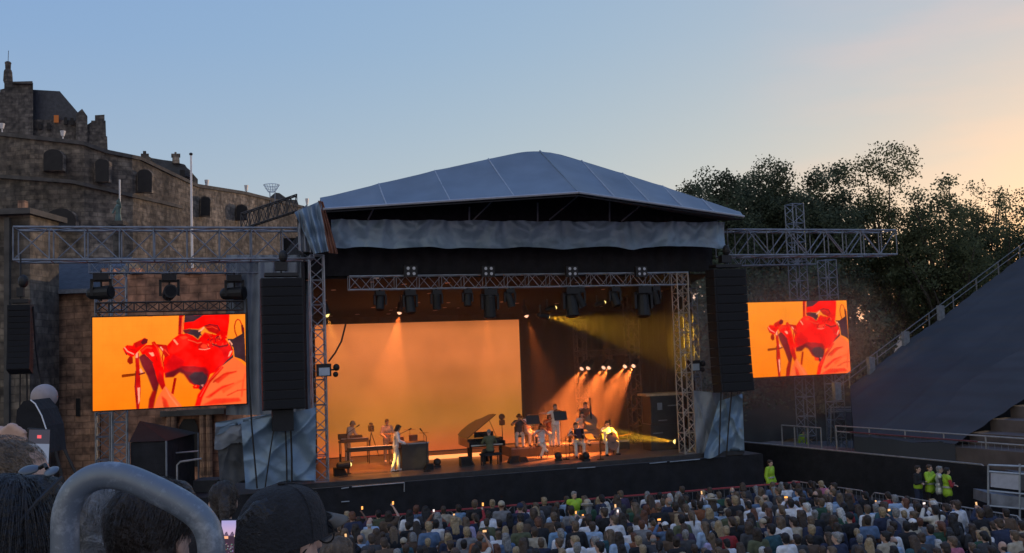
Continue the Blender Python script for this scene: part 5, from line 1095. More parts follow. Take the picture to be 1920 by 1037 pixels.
MB().box(p + Vector((0, 0, .50)), (1.05, .9, 1.0), UD, VD).build("body", M("case_black", (.03, .028, .027), .6, 0, .3, 4), t); MB().box(p - VD * .46 + Vector((0, 0, 1.0)), (1.1, .05, .05), UD, VD).build("trim", ALU, t)
d0 = fl(768, 868); t = thing("drum_kit", "dark drum kit mounded behind the silver edged case", "drums", d0); DR = M("drum_shell", (.12, .04, .03), .35, 0, .2, 3)
for u, v, z, r, h, nm in ((-.05, .1, .55, .30, .45, "bass_drum"), (-.38, .05, .95, .18, .25, "tom"), (.18, .0, 1.0, .18, .25, "tom"), (.48, .2, .6, .23, .45, "floor_tom"), (-.6, .25, .8, .2, .16, "snare")):
    c = d0 + UD * u + VD * v + Vector((0, 0, z)); mb = MB()
    if nm == "bass_drum": mb.bar(c - VD * h * .5, c + VD * h * .5, r, 16)
    else: mb.bar(c - Vector((0, 0, h * .5)), c + Vector((0, 0, h * .5)), r, 14); mb.bar(c - Vector((0, 0, z)), c, .015)
    mb.build(nm, DR, t)
for u, v, z, r in ((-.8, .1, 1.22, .22), (.1, .3, 1.32, .25), (.62, .0, 1.18, .22)):
    c = d0 + UD * u + VD * v; mb = MB(); mb.bar(c, c + Vector((0, 0, z)), .012); mb.ell(c + Vector((0, 0, z)), (r, r, .02), nu=16); mb.build("cymbal", MATS["brass"], t)
def mic(px, py, v0, px2, py2, lab, z=ZD, h=None):
    p = fl(px, py, z); hd = onv(px2, py2, loc(p)[1]); t = thing("microphone_stand", lab, "microphone stand", p); mb = MB(); e = Vector((p.x, p.y, p.z + (hd.z - p.z) * .86)); mb.bar(p, e, .014, 6); mb.bar(e, hd, .010, 6); mb.bar(p, p + Vector((0, 0, .03)), .14, 10); mb.build("stand", BLACK, t); mb = MB(); mb.cap(hd, hd + (hd - e).normalized() * .1 if (hd - e).length > .01 else hd + Vector((0, 0, .1)), .02, .03); mb.build("microphone", BLACK, t)
mic(801, 884, 0, 791, 808, "boom microphone stand right of the drum kit"); mic(742, 884, 0, 766, 806, "microphone stand leaning over the drum case"); mic(652, 889, 0, 669, 800, "microphone stand before the bending keyboard player")
mic(1062, 862, 0, 1069, 812, "thin microphone stand between viola player and accordionist"); mic(1126, 862, 0, 1118, 822, "short microphone stand between accordionist and cellist")
p = fl(697, 856); t = thing("camera_tripod", "video camera on a dark tripod between the two left players", "camera", p); mb = MB()
for k in range(3): a = 2.1 * k; mb.bar(p + Vector((math.cos(a) * .32, math.sin(a) * .32, 0)), p + Vector((0, 0, 1.05)), .02, 5)
mb.build("tripod", BLACK, t); mb = MB(); mb.box(p + Vector((0, 0, 1.22)), (.2, .4, .26), UD, VD); mb.bar(p + Vector((0, 0, 1.22)) - VD * .2, p + Vector((0, 0, 1.22)) - VD * .4, .07, 10); mb.box(p + Vector((0, 0, 1.42)), (.12, .3, .08), UD, VD); mb.build("camera_body", BLACK, t)
p = fl(943, 846); t = thing("piano_lamp_stand", "dark stand with small black head beside the raised piano lid", "lamp stand", p); mb = MB(); mb.bar(p, p + Vector((0, 0, 1.5)), .02, 6); mb.ell(p + Vector((0, 0, 1.5)), (.14, .12, .14)); mb.box(p + Vector((0, 0, 1.25)), (.22, .16, .22), UD, VD); mb.build("head", BLACK, t)
def wedge(px, py, w_, lab, z=ZD, fl_=1):
    p = fl(px, py, z); t = thing("floor_monitor", lab, "loudspeaker", p, "wedge monitors on the stage floor"); h = w_ * .62
    pts = [p - UD * w_ * .5, p + UD * w_ * .5, p + UD * (w_ * .5 if fl_ < 0 else w_ * .2) + Vector((0, 0, h)), p - UD * (w_ * .5 if fl_ > 0 else w_ * .2) + Vector((0, 0, h))]
    mb = MB(); mb.poly(pts, VD * w_ * .7); mb.build("cabinet", BLACK, t); mb = MB(); mb.poly([q.lerp((pts[0] + pts[2]) / 2, .15) - VD * .01 for q in pts], VD * .005); mb.build("grille", GRL, t)
wedge(878, 874, .55, "largest wedge monitor left of the pianist"); wedge(964, 868, .42, "wedge monitor just right of the pianist", fl_=-1); wedge(984, 866, .32, "small wedge monitor in front of the viola player"); wedge(1098, 862, .34, "small wedge at the foot of the accordionist"); wedge(805, 881, .36, "small wedge at the foot of the boom microphone stand", fl_=-1); wedge(640, 893, .5, "wedge monitor at the left stage tower")
for px, py, lab in ((820, 876, "small round floor lamp left of the largest wedge"), (1047, 864, "small round floor lamp in front of the string players"), (1099, 864, "small dark floor lamp beside the accordionist's foot")):
    p = fl(px, py); t = thing("floor_lamp", lab, "stage lamp", p); mb = MB(); mb.box(p + Vector((0, 0, .04)), (.26, .2, .07), UD, VD); mb.build("base", BLACK, t); mb = MB(); mb.ell(p + Vector((0, 0, .2)), (.15, .15, .15)); mb.build("head", BLACK, t)
# cases and board at stage right
p0 = onv(1240, 850, 2.3); t = thing("equipment_rack", "tall black equipment cases with a tan lit board on top, stage right", "rack", p0); zt = onv(1240, 741, 2.3).z
a, b = onv(1212, 800, 2.3), onv(1272, 800, 2.3); wd = (b - a).length; m_ = (a + b) / 2
for k, zz_ in enumerate(((1.8, 2.9), (2.91, zt))): MB().box((m_.x, m_.y, (zz_[0] + zz_[1]) / 2), (wd * (1 - .06 * k), .8, zz_[1] - zz_[0]), UD, VD).build("case", M("rack_black", (.02, .02, .022), .5, 0, .25, 4), t)
MB().box((m_.x, m_.y, zt + .05), (wd * 1.2, .9, .09), UD, VD).build("board", M("tan_board", (.40, .29, .17), .6), t)
for x, y, w_, h in ((1237, 762, .22, .3), (1243, 788, .4, .04), (1234, 812, .45, .04), (1262, 760, .5, .05)): c = onv(x, y, 1.88); MB().box(c, (w_, .02, h), UD, VD).build("case_latch", ALUD, t)

# ================================================================ stewards, barriers, side equipment
def steward(lab, px, py, z, ang, J, **k):
    person(lab, fl(px, py, z), AUD + ang, J, group="stewards in yellow vests", **k)
FOLD = dict(elbow=[(-.27, .05, 1.16), (.27, .05, 1.16)], wrist=[(.05, .22, 1.16), (-.05, .24, 1.2)])
steward("steward in bright yellow jacket standing alone at the right end of the red barrier", 1447, 950, 0, .5, skel(), top="black", trou="black", hair="dark brown", style="short", vest='jacket')
steward("steward in yellow vest standing inside the barrier among the front row heads", 1080, 1026, 0, 0.0, skel(yaw=.2), top="black", trou="black", hair="grey", style="short", vest=True)
steward("steward in black with yellow waist, arms folded, leftmost of the four by the black wall", 1725, 968, 0, .4, skel(**FOLD), top="black", trou="navy", hair="dark brown", style="short", vest='waist', skin=0)
steward("steward in yellow jacket second from left by the black wall", 1747, 966, 0, .3, skel(elbow=[(-.26, .1, 1.16), (.26, .1, 1.2)], wrist=[(-.1, .3, 1.15), (.06, .26, 1.42)]), top="black", trou="black", hair="brown", style="short", vest='jacket')
steward("steward in dark jacket and pale tabard, third by the black wall", 1766, 970, 0, .9, skel(**FOLD), top="charcoal", trou="black", hair="grey", style="short", vest='pale')
steward("steward with red sleeves under a yellow vest, rightmost by the black wall", 1780, 974, 0, 1.2, skel(**FOLD), top="red", trou="black", hair="black", style="short", vest=True)
q_ = at(1503, 820, 45.2); person("steward in yellow, head and shoulders showing above the black arena wall near the right tower", (q_.x, q_.y, .32), AUD + .3, skel(lean=.15, nod=.3), group="stewards in yellow vests", top="black", trou="black", hair="dark brown", style="short", vest='jacket')
REDT = M("red_tape", (.30, .035, .04), .6, 0, .15)
def barrier(p, q, lab, red, n=9, h=1.1, group="barrier panels in front of the stage"):
    t = thing("crowd_barrier", lab, "barrier", p, group); p = Vector(p); q = Vector(q); up = Vector((0, 0, 1)); d = (q - p).normalized()
    mb = MB(); mb.tube([p + up * .08, p + up * (h - .12), p + d * .12 + up * h, q - d * .12 + up * h, q + up * (h - .12), q + up * .08], .022, 6); mb.bar(p + up * .2, q + up * .2, .018); mb.build("frame", RAIL, t)
    mb = MB()
    for i in range(1, n): s = p.lerp(q, i / n); mb.bar(s + up * .2, s + up * (h - .02), .008)
    mb.build("infill", ALUD, t)
    if red: mb = MB(); mb.bar(p + up * (h + .02), q + up * (h + .02), .035, 6); mb.build("top_strip", REDT, t)
    side = d.cross(up)
    for s in (p, q): mb = MB(); k = s + d * (.15 if s == p else -.15); mb.bar(k + side * .3 + up * .02, k - side * .3 + up * .02, .02, 5); mb.build("foot", RAIL, t)
BA, BB = onz(640, 975, 1.1), onz(1500, 905, 1.1); BA.z = BB.z = 0; bd = (BB - BA) / 9
words = ["first", "second", "third", "fourth", "fifth", "sixth", "seventh", "eighth", "ninth", "tenth", "eleventh", "twelfth", "thirteenth", "fourteenth", "fifteenth", "sixteenth", "seventeenth"]
for i in range(9): barrier(BA + bd * i + bd * .005, BA + bd * (i + 1) - bd * .005, "red topped barrier panel, %s from the left before the stage skirt" % words[i], True)
seg = [onz(x, y, 1.1) for x, y in ((1482, 901), (1551, 911), (1622, 921), (1634, 923), (1700, 933), (1772, 945), (1843, 957), (1915, 969))]
for i, (k, lab) in enumerate(((0, "first"), (1, "second"), (3, "third"), (4, "fourth"), (5, "fifth"), (6, "sixth"))):
    a, b = seg[k].copy(), seg[k + 1].copy(); a.z = b.z = 0; dd = (b - a).normalized() * .01; barrier(a + dd, b - dd, "grey barrier panel, %s along the right side of the seated crowd" % lab, False, group="grey barrier panels beside the crowd")

# black tent and dark gear below the left screen
t = thing("black_marquee", "black pop-up tent beside the towers under the left big screen", "tent", Vector((at(275, 880, 33).x, 33, 0)))
a, b = at(242, 830, 33), at(312, 826, 33); pk = at(262, 789, 34.5); zr = (a.z + b.z) / 2
mb = MB(); cs_ = [Vector((a.x, 33, zr)), Vector((b.x, 33, zr)), Vector((b.x + .1, 36, zr)), Vector((a.x, 36, zr))]; top_ = Vector((pk.x, 34.5, pk.z)); mb.add([*cs_, top_], [(0, 1, 4), (1, 2, 4), (2, 3, 4), (3, 0, 4), (3, 2, 1, 0)]); mb.build("canopy", M('tent_black', (.007, .007, .008), .95, 0, .3, 3), t)
mb = MB(); mb.box(((a.x + b.x) / 2, 34.5, zr / 2 - .01), (b.x - a.x - .06, 2.9, zr - .02)); mb.build("wall", BLKCLOTH, t)
for c in cs_: MB().bar((c.x, c.y - .02, 0), (c.x, c.y - .02, c.z), .035, 6).build("leg", ALUD, t)
t = thing("service_barrier", "grey bent tube barrier between the black tent and the covered box", "barrier", Vector((at(350, 900, 33).x, 33, 0))); mb = MB(); mb.tube([at(332, 940, 33), at(332, 872, 33), at(338, 866, 33), at(378, 860, 33)], .035, 6); mb.bar(at(322, 850, 34), at(372, 846, 34), .03); mb.build("rail", RAIL, t)
t = thing("dark_flight_case", "dark crates stacked between the tent and the silver sheet", "case", Vector((at(360, 930, 34.6).x, 34.6, 0)))
for x, y, w_, h, d_ in ((352, 868, 1.3, 1.3, 0), (392, 850, .9, 2.0, .2), (372, 905, 2.0, .9, -1.2)): c = at(x, y, 35 + d_); MB().box((c.x, 35 + d_, h / 2), (w_, .9, h)).build("crate", M("case_dark", (.03, .03, .035), .7, 0, .3, 3), t)
t = thing("globe_lamp", "pale balloon globe lamp on a dark tripod before the castle wall", "lamp", Vector((at(108, 860, 22).x, 22, 0))); gc = at(83, 744, 22)
mb = MB(); mb.ell(gc, (.29, .29, .29), nu=20, nv=14); mb.build("globe", M("balloon_fabric", (.34, .28, .275), .6, 0, .12, 6), t, smooth=True)
for x, y in ((112, 860), (132, 850), (96, 900)): e = at(x, y, 22); MB().bar(gc - Vector((0, 0, .25)), gc + (e - gc) * 6.0 if (gc + (e - gc) * 6).z > 0 else gc + (e - gc) * ((gc.z) / max(.1, gc.z - e.z)), .035, 5).build("leg", BLACK, t)
t = thing("hooded_stand", "black hooded stand with a white edge in front of the globe lamp", "stand", Vector((at(60, 800, 12).x, 12, 0)))
mb = MB(); mb.poly([at(x, y, 12) for x, y in ((28, 850), (31, 770), (44, 752), (57, 750), (72, 768), (84, 800), (89, 850))], (0, .5, 0)); mb.build("hood", BLKCLOTH, t); mb = MB(); mb.tube([at(x, y, 11.98) for x, y in ((57, 750), (66, 757), (78, 779), (87, 806), (90, 850))], .008, 6); mb.build("edge", M("white_edge", (.75, .75, .77), .4, 0, .05), t); c = at(60, 850, 12.2); MB().bar((c.x, 12.2, 0), c, .06, 6).build("post", BLACK, t)

# ================================================================ seated crowd
CM_ = {}
JS = {"sit": skel('sit'), "lean": skel('sit', lean=.18, nod=.1), "turn": skel('sit', yaw=.6), "turned": skel('sit', yaw=-.5, lean=-.05),
      "phone": skel('sit', elbow=[(-.27, .22, 1.02), (.27, .22, 1.02)], wrist=[(-.07, .36, 1.24), (.07, .36, 1.24)], lean=.02), "raised": skel('sit', elbow=[(-.27, -.02, .78), (.30, .12, 1.20)], wrist=[(-.13, .3, .67), (.20, .30, 1.42)])}
def crowd_mesh(kind, pose, arg=None):
    k = (kind, pose, arg)
    if k not in CM_:
        J = JS[pose]
        CM_[k] = {"body": lambda: body_mesh(J, .021), "top": lambda: top_mesh(J, arg or .4, .024, .02), "trousers": lambda: leg_mesh(J, .028), "hair": lambda: hair_mesh(J, arg, .018), "hat": lambda: hat_mesh(J, arg)}[kind]()
        CM_[k].name = kind
    return CM_[k]
def cobj(root, nm, me, mat):
    if len(me.materials) == 0: me.materials.append(mat)
    o = bpy.data.objects.new(nm, me); col.objects.link(o); o.parent = root; o.material_slots[0].link = 'OBJECT'; o.material_slots[0].material = mat; return o
HAIRS = [("black", 3), ("dark brown", 6), ("brown", 6), ("light brown", 4), ("blond", 2), ("grey", 2), ("white", .9), ("auburn", 1.2)]
STY = [("short", 6), ("long", 4), ("bob", 2), ("ponytail", 1.2), ("bun", .6), ("balding", 1)]
TOPS = [("white", 5.5), ("pale blue", 3.0), ("black", 8), ("navy", 6), ("grey", 2.5), ("charcoal", 6), ("red", .8), ("green", .7), ("teal", 1.2), ("pink", .5), ("beige", 2), ("denim blue", 2.5), ("yellow green", .25), ("purple", 1), ("brown", 3), ("lilac", .5), ("olive", 2), ("cream", .8), ("rust", .8), ("sky blue", .9)]
STYW = {"short": "short %s hair", "long": "long %s hair", "bob": "%s bob haircut", "ponytail": "%s ponytail", "bun": "%s hair bun", "balding": "balding %s head"}
crng = random.Random(21)
pick = lambda L_: crng.choices([a for a, _ in L_], [b for _, b in L_])[0]
seats = []
STW = fl(1080, 1026, 0)
BD = bd.normalized(); BN = Vector((BD.y, -BD.x, 0))     # towards the camera
for r in range(15):
    off = 1.15 + r * .86
    for s in range(-3, 70):
        p = BA + BD * (s * .52 + (r % 2) * .2 + crng.uniform(-.13, .13)) + BN * (off + crng.uniform(-.22, .22))
        px, py = proj(p + Vector((0, 0, 1.15)))
        lim = (1915 - 1482) and ((p - Vector((seg[0].x, seg[0].y, 0))).dot(Vector(((seg[7] - seg[0]).y, -(seg[7] - seg[0]).x, 0)).normalized()))
        if px < 628 or px > 1935 or py > 1062: continue
        if lim < .55 or (p - STW).length < .55: continue
        if crng.random() < .05: continue
        seats.append((r, s, p))
seats.sort(key=lambda q: (q[2] - CAM).length)
NEAR = seats[:298]; FAR = seats[298:]
used = set(); phones = []
def crowd_person(r, p, seen=True):
    for _ in range(400):
        hr, sty, tp = pick(HAIRS), pick(STY), pick(TOPS); hat = crng.choices([None, "cap", "straw", "bucket"], [92, 5, 1.2, 1.5])[0]; hc = crng.choice(["white", "black", "beige", "navy"]) if hat != "straw" else "beige"
        if sty == "balding" and hr in ("black", "auburn", "blond"): continue
        key = (r, hat, hc) + ((hr, sty) if not hat else ()) + (tp,)
        if key not in used: used.add(key); break
    who = STYW[sty] % hr if not hat else {"cap": "%s cap" % hc, "straw": "wide straw hat", "bucket": "%s bucket hat" % hc}[hat]
    lab = "seated person with %s in %s top, %s row from barrier" % (who, tp, words[r])
    return hr, sty, tp, hat, hc, lab
FACEY = math.atan2(-(-BN).x, (-BN).y)
for r, s, p in NEAR:
    hr, sty, tp, hat, hc, lab = crowd_person(r, p); pose = crng.choices(["sit", "lean", "turn", "turned", "phone", "raised"], [8, 4, 2.5, 2.5, .8, .45])[0]
    t = thing("person", lab, "person", p, "seated concert crowd"); t.rotation_euler.z = FACEY + crng.gauss(0, .16); sc = crng.uniform(.95, 1.2); t.scale = (sc, sc, sc * crng.uniform(.97, 1.03))
    cobj(t, "body", crowd_mesh("body", pose), SKIN[crng.choices([0, 1, 2], [6, 3, .6])[0]])
    cobj(t, "top", crowd_mesh("top", pose, crng.choice([.4, 1.0, 1.0])), topmat(tp)); cobj(t, "trousers", crowd_mesh("trousers", "sit"), topmat(crng.choice(["black", "navy", "charcoal", "denim blue"])))
    cobj(t, "hair", crowd_mesh("hair", pose, "crop" if (hat and sty == "short") else sty), hairmat(hr))
    if hat: cobj(t, "hat", crowd_mesh("hat", pose, hat), topmat(hc))
    if pose in ("phone", "raised"): phones.append((t, p, pose, lab, sc))
SCRM = [glow("phone_screen_warm", (1, .55, .25), 1.2), glow("phone_screen_white", (1, .85, .8), 1.3), glow("phone_screen_orange", (1, .4, .1), 1.8)]
PHB = [MB().box((0, 0, 0), (.066, .009, .13)).mesh("phone", BLACK), MB().box((0, -.006, 0), (.054, .002, .10)).mesh("screen", SCRM[0])]
for t, p, pose, lab, sc in phones:
    M4 = Matrix.Rotation(t.rotation_euler.z, 3, 'Z'); lpz = V3(0, .42, 1.34) if pose == "phone" else V3(.20, .33, 1.55)
    q = p + M4 @ (lpz * sc); ph = thing("phone", "lit phone of " + lab.replace("seated ", "").replace(" from barrier", ""), "phone", q, "lit phones held up in the crowd")
    ph.rotation_euler = (crng.uniform(-.2, .1), (math.pi / 2 if crng.random() < .35 else 0), t.rotation_euler.z)
    for nm, me in (("case", PHB[0]), ("screen", PHB[1])):
        o = bpy.data.objects.new(nm, me); col.objects.link(o); o.parent = ph
        if nm == "screen": o.material_slots[0].link = 'OBJECT'; o.material_slots[0].material = crng.choice(SCRM)
# the farthest seats beyond the individually built ones: one object
if FAR:
    slots = {}; mats = []; V = []; F_ = []; MI = []; nv = 0
    def push(me, mat, Mx):
        global nv
        if mat.name not in slots: slots[mat.name] = len(mats); mats.append(mat)
        a = np.zeros(len(me.vertices) * 3); me.vertices.foreach_get('co', a); a = a.reshape(-1, 3) @ np.array(Mx.to_3x3()).T + np.array(Mx.translation)
        V.append(a); 
        for f in me.polygons: F_.append(tuple(i + nv for i in f.vertices)); MI.append(slots[mat.name])
        nv += len(a)
    for r, s, p in FAR:
        p = p
        hr, sty, tp, hat, hc, lab = crowd_person(r, p); pose = crng.choice(["sit", "lean", "turn", "turned"])
        Mx = Matrix.Translation(p) @ Matrix.Rotation(FACEY + crng.gauss(0, .16), 4, 'Z') @ Matrix.Scale(crng.uniform(.94, 1.08), 4)
        push(crowd_mesh("body", pose), SKIN[crng.choices([0, 1, 2], [6, 3, .6])[0]], Mx); push(crowd_mesh("top", pose, 1.0), topmat(tp), Mx); push(crowd_mesh("trousers", "sit"), topmat("black"), Mx); push(crowd_mesh("hair", pose, sty), hairmat(hr), Mx)
    me = bpy.data.meshes.new("crowd"); me.from_pydata(np.concatenate(V).tolist(), [], F_); [me.materials.append(m) for m in mats]; me.polygons.foreach_set('material_index', MI); me.polygons.foreach_set('use_smooth', [True] * len(F_))
    o = bpy.data.objects.new("crowd", me); col.objects.link(o); tag(o, "front rows of the seated crowd nearest the stage", "crowd", kind='stuff')
print("SEATS", len(seats), len(phones))

# ================================================================ foreground: rail and spectators
pts = [(122, 1400), (122, 1060), (122, 985), (127, 950), (142, 920), (168, 899), (200, 891), (232, 895), (268, 908), (320, 933), (352, 952), (376, 972), (391, 998), (397, 1035), (398, 1080), (398, 1400)]
P = [at(x, y, 1.6) for x, y in pts]
for i in (0, -1): P[i].z = 4.6
def spline(P, n=6):
    out = [P[0], P[0].lerp(P[1], .7)]
    for i in range(1, len(P) - 2):
        p0, p1, p2, p3 = P[max(i - 1, 1)], P[i], P[i + 1], P[min(i + 2, len(P) - 2)]
        for k in range(n): t = k / n; out.append(.5 * ((2 * p1) + (p2 - p0) * t + (2 * p0 - 5 * p1 + 4 * p2 - p3) * t * t + (3 * p1 - p0 - 3 * p2 + p3) * t ** 3))
    return out + [P[-2], P[-2].lerp(P[-1], .3), P[-1]]
mg = bpy.data.materials.new("mottled_galvanised"); mg.use_nodes = True; t = mg.node_tree; n = t.nodes; l = t.links; b = n["Principled BSDF"]
b.inputs["Metallic"].default_value = .35; tc = n.new("ShaderNodeTexCoord"); n1 = n.new("ShaderNodeTexNoise"); n1.inputs["Scale"].default_value = 22; n1.inputs["Detail"].default_value = 6; n1.inputs["Roughness"].default_value = .7; l.new(tc.outputs["Object"], n1.inputs["Vector"])
c1 = n.new("ShaderNodeValToRGB"); c1.color_ramp.elements[0].position = .50; c1.color_ramp.elements[0].color = (.15, .18, .215, 1); c1.color_ramp.elements[1].position = .74; c1.color_ramp.elements[1].color = (.40, .45, .50, 1); l.new(n1.outputs[0], c1.inputs[0]); l.new(c1.outputs[0], b.inputs["Base Color"])
n2 = n.new("ShaderNodeTexNoise"); n2.inputs["Scale"].default_value = 55; n2.inputs["Detail"].default_value = 5; l.new(tc.outputs["Object"], n2.inputs["Vector"]); c2 = n.new("ShaderNodeMapRange"); c2.inputs[3].default_value = .32; c2.inputs[4].default_value = .62; l.new(n2.outputs[0], c2.inputs[0]); l.new(c2.outputs[0], b.inputs["Roughness"])
bp = n.new("ShaderNodeBump"); bp.inputs["Strength"].default_value = .15; bp.inputs["Distance"].default_value = .004; l.new(n2.outputs[0], bp.inputs["Height"]); l.new(bp.outputs[0], b.inputs["Normal"])
tag(MB().tube(spline(P), .0222, 24).build("guard_rail", mg, smooth=True), "bent galvanised tube guard rail close in front of the viewer", "rail")

def strands(root, J, hair, n, ln, style, mat=None, wdt=.0013):
    H = J['HM']; c = J['head']; X, Y, Z = H @ V3(1, 0, 0), H @ V3(0, 1, 0), H @ V3(0, 0, 1); r3 = random.Random(5); vs = []; fs = []
    rad = (.086, .102, .098); cc = c + Z * .036 - Y * .02
    for _ in range(n):
        while True:
            d = Vector((r3.gauss(0, 1), r3.gauss(0, 1), r3.gauss(0, 1))).normalized()
            if d.z < -.45 and style != 'long': continue
            if d.y > .55 and d.z < .45: continue
            if abs(d.x) > .8 and d.z < -.25 and style != 'long': continue
            break
        p = cc + X * (d.x * rad[0]) + Y * (d.y * rad[1]) + Z * (d.z * rad[2]); nrm = (X * d.x + Y * d.y + Z * d.z).normalized()
        flow = (-Z * .8 - Y * .35 + Y * .2 * r3.uniform(-1, 1) + X * .25 * r3.uniform(-1, 1)) if style != 'crop' else (Y * .4 - Z * .3 + X * r3.uniform(-.6, .6))
        tg = (flow - nrm * flow.dot(nrm)); tg = tg.normalized() if tg.length > .05 else X
        L_ = ln * r3.uniform(.6, 1.3); side = nrm.cross(tg).normalized() * wdt * r3.uniform(.5, 1)
        k = 5 if style == 'long' else 3; prev = p; o = len(vs); dirv = (tg + nrm * r3.uniform(.08, .45)).normalized()
        for i in range(k + 1):
            vs += [prev - side * (1 - i / (k + .6)), prev + side * (1 - i / (k + .6))]
            dirv = (dirv * .75 + (Vector((0, 0, -1)) * .35 if style == 'long' else -nrm * .14) + X * r3.uniform(-.12, .12)).normalized(); prev = prev + dirv * L_ / k
        for i in range(k): fs.append((o + 2 * i, o + 2 * i + 1, o + 2 * i + 3, o + 2 * i + 2))
    mb = MB(); mb.add(vs, fs); put(root, "hair_strands", mb.mesh("hair_strands", BLACK, smooth=True), mat or hairmat(hair))
def fg(label, px, py, D, floor, ang, J, **k):
    hp = at(px, py, D); hl = J['head']; s = (hp.z - floor) / hl.z; off = Matrix.Rotation(ang, 3, 'Z') @ (hl * s)
    strand = k.pop('strand', None)
    t = person(label, (hp.x - off.x, hp.y - off.y, floor), ang, J, scale=s, vox=.010, group="spectators close to the viewer", **k)
    if strand: strands(t, J, k.get('hair'), *strand)
    return t
T1, T2 = 4.6, 3.85
J1 = skel(nod=-.05); w1 = fg("dark haired spectator with sunglasses pushed up on the head, bottom left corner", 26, 1020, 1.75, T1, -.55, J1, hair="black", style="long", top="black", trou="black", strand=(6000, .16, 'long'))
# sunglasses on the head
H = J1['HM']; c = J1['head']; sg = thing("sunglasses", "dark sunglasses with pale shining lenses resting on the dark haired head at left", "sunglasses", (0, 0, 0))
M3 = Matrix.Rotation(w1.rotation_euler.z, 3, 'Z') * 1.0; wpt = lambda x, y, z: Vector(w1.location) + (M3 @ (c + V3(x, y, z))) * w1.scale.x
sg.location = wpt(0, .05, .13); LENSG = M("sunglass_lens", (.07, .085, .11), .3, .1, 0)
for s in (-1, 1):
    mb = MB(); a = wpt(s * .036, .052, .128); up = (M3 @ V3(0, .75, .55)).normalized(); xx_ = (M3 @ V3(1, -.2 * s, 0)).normalized(); mb.ell(a, (.024, .014, .004), xx_, up, xx_.cross(up), 14, 6); mb.build("lens", LENSG, sg, smooth=True)
    mb = MB(); mb.tube([wpt(s * .068, .052, .118), wpt(s * .090, -.01, .085), wpt(s * .094, -.07, .03)], .004 * w1.scale.x, 6); mb.build("temple_arm", BLACK, sg)
mb = MB(); mb.tube([wpt(-.012, .058, .132), wpt(0, .062, .138), wpt(.012, .058, .132)], .004, 6); mb.build("bridge", BLACK, sg)
fg("man with cropped receding hair in profile, behind the dark haired spectator at left", 20, 925, 2.2, T1, -1.0, skel(nod=.05), hair="light brown", style="crop", top="grey", trou="black", strand=(3500, .014, 'crop'))
fg("grey haired spectator seen from behind through the bent rail", 192, 985, 2.60, T1, -.25, skel(nod=.15), hair="grey", style="short", top="charcoal", trou="black", strand=(4200, .05, 'short'), facey=False)
fg("spectator with short dark brown hair under the sloping part of the rail", 292, 1008, 2.0, T1, -.3, skel(nod=.05), hair="dark brown", style="short", top="black", trou="black", strand=(5200, .045, 'short'), facey=False)
JC = skel(nod=.0); cp = fg("spectator in a black cap with pale brim and glasses, bottom centre left", 536, 1018, 2.1, T1, -.55, JC, hair="black", style="short", top="charcoal", trou="black")
CAPM = M("cap_cloth", (.016, .016, .018), .9, 0, .3, 30, .4, bscale=120); BRM = M("cap_brim", (.11, .10, .085), .85, 0, .2, 20)
H = JC['HM']; c = JC['head']; X, Y, Z = H @ V3(1, 0, 0), H @ V3(0, 1, 0), H @ V3(0, 0, 1); mb = MB()
mb.grid(lambda a, b: c - Y * .012 + Z * (.012 + .125 * abs(math.sin(b * 1.5708)) ** .85) + X * (.098 * math.cos(6.2832 * a) * abs(math.cos(b * 1.5708)) ** .7) + Y * (.116 * math.sin(6.2832 * a) * abs(math.cos(b * 1.5708)) ** .7) - Z * (.02 * (math.sin(6.2832 * a) < 0) * (1 - b) * abs(math.sin(6.2832 * a))), 48, 16)
cap_ = put(cp, "cap", mb.mesh("cap", CAPM, smooth=True), CAPM); mb = MB()
mb.grid(lambda a, b: c + X * (.088 * math.cos(math.pi * a) * (1 - .12 * b)) + Y * (.055 + .05 * math.sin(math.pi * a) + .085 * b * (.35 + math.sin(math.pi * a) * .65)) + Z * (.048 - .025 * b + .012 * math.sin(math.pi * a)), 20, 6)
br_ = put(cap_, "brim", mb.mesh("brim", BRM, smooth=True), BRM); so_ = br_.modifiers.new("thick", 'SOLIDIFY'); so_.thickness = .004
mb = MB(); mb.ell(c + Z * .14 - Y * .012, (.009, .009, .005), X, Y, Z); put(cap_, "button", mb.mesh("button", CAPM), CAPM)
mb = MB(); mb.tube([c + Z * .139 - Y * .012] + [c - Y * .012 + Z * (.012 + .1265 * abs(math.sin(b * 1.5708)) ** .85) + X * (.099 * math.cos(1.0) * abs(math.cos(b * 1.5708)) ** .7) + Y * (.117 * math.sin(1.0) * abs(math.cos(b * 1.5708)) ** .7) for b in (.9, .75, .6, .45, .3, .15, .02)], .0016, 5); mb.tube([c - Y * .012 + Z * (.012 + .1265 * abs(math.sin(b * 1.5708)) ** .85) + X * (.099 * abs(math.cos(b * 1.5708)) ** .7) for b in (.97, .75, .6, .45, .3, .15, .02)], .0016, 5); put(cap_, "seam", mb.mesh("seam", CAPM), CAPM)
mb = MB()
for s in (-1, 1):
    mb.tube([c + X * .034 * s + Y * .098 + Z * (.006 + .022 * math.sin(k)) + X * .028 * math.cos(k) for k in [2 * math.pi * i / 14 for i in range(15)]], .0022, 5); mb.tube([c + X * .064 * s + Y * .10 + Z * .012, c + X * .082 * s + Y * .0 + Z * .008, c + X * .083 * s - Y * .03 - Z * .012], .0024, 5)
mb.bar(c + X * -.008 + Y * .112 + Z * .01, c + X * .008 + Y * .112 + Z * .01, .0022); put(cp, "glasses", mb.mesh("glasses", BLACK, smooth=True), BLACK)
fg("spectator with tousled light brown hair right beside the capped spectator", 634, 1052, 5.0, T2, -.2, skel(nod=.1), hair="light brown", style="short", top="beige", trou="black", strand=(1200, .05, 'short'), facey=False)
fg("dark haired spectator with bare pale neck between rail and black cap", 418, 942, 6.2, T2, .35, skel(nod=.1), hair="dark brown", style="ponytail", top="black", trou="black", facey=False, strand=(900, .06, 'short'))
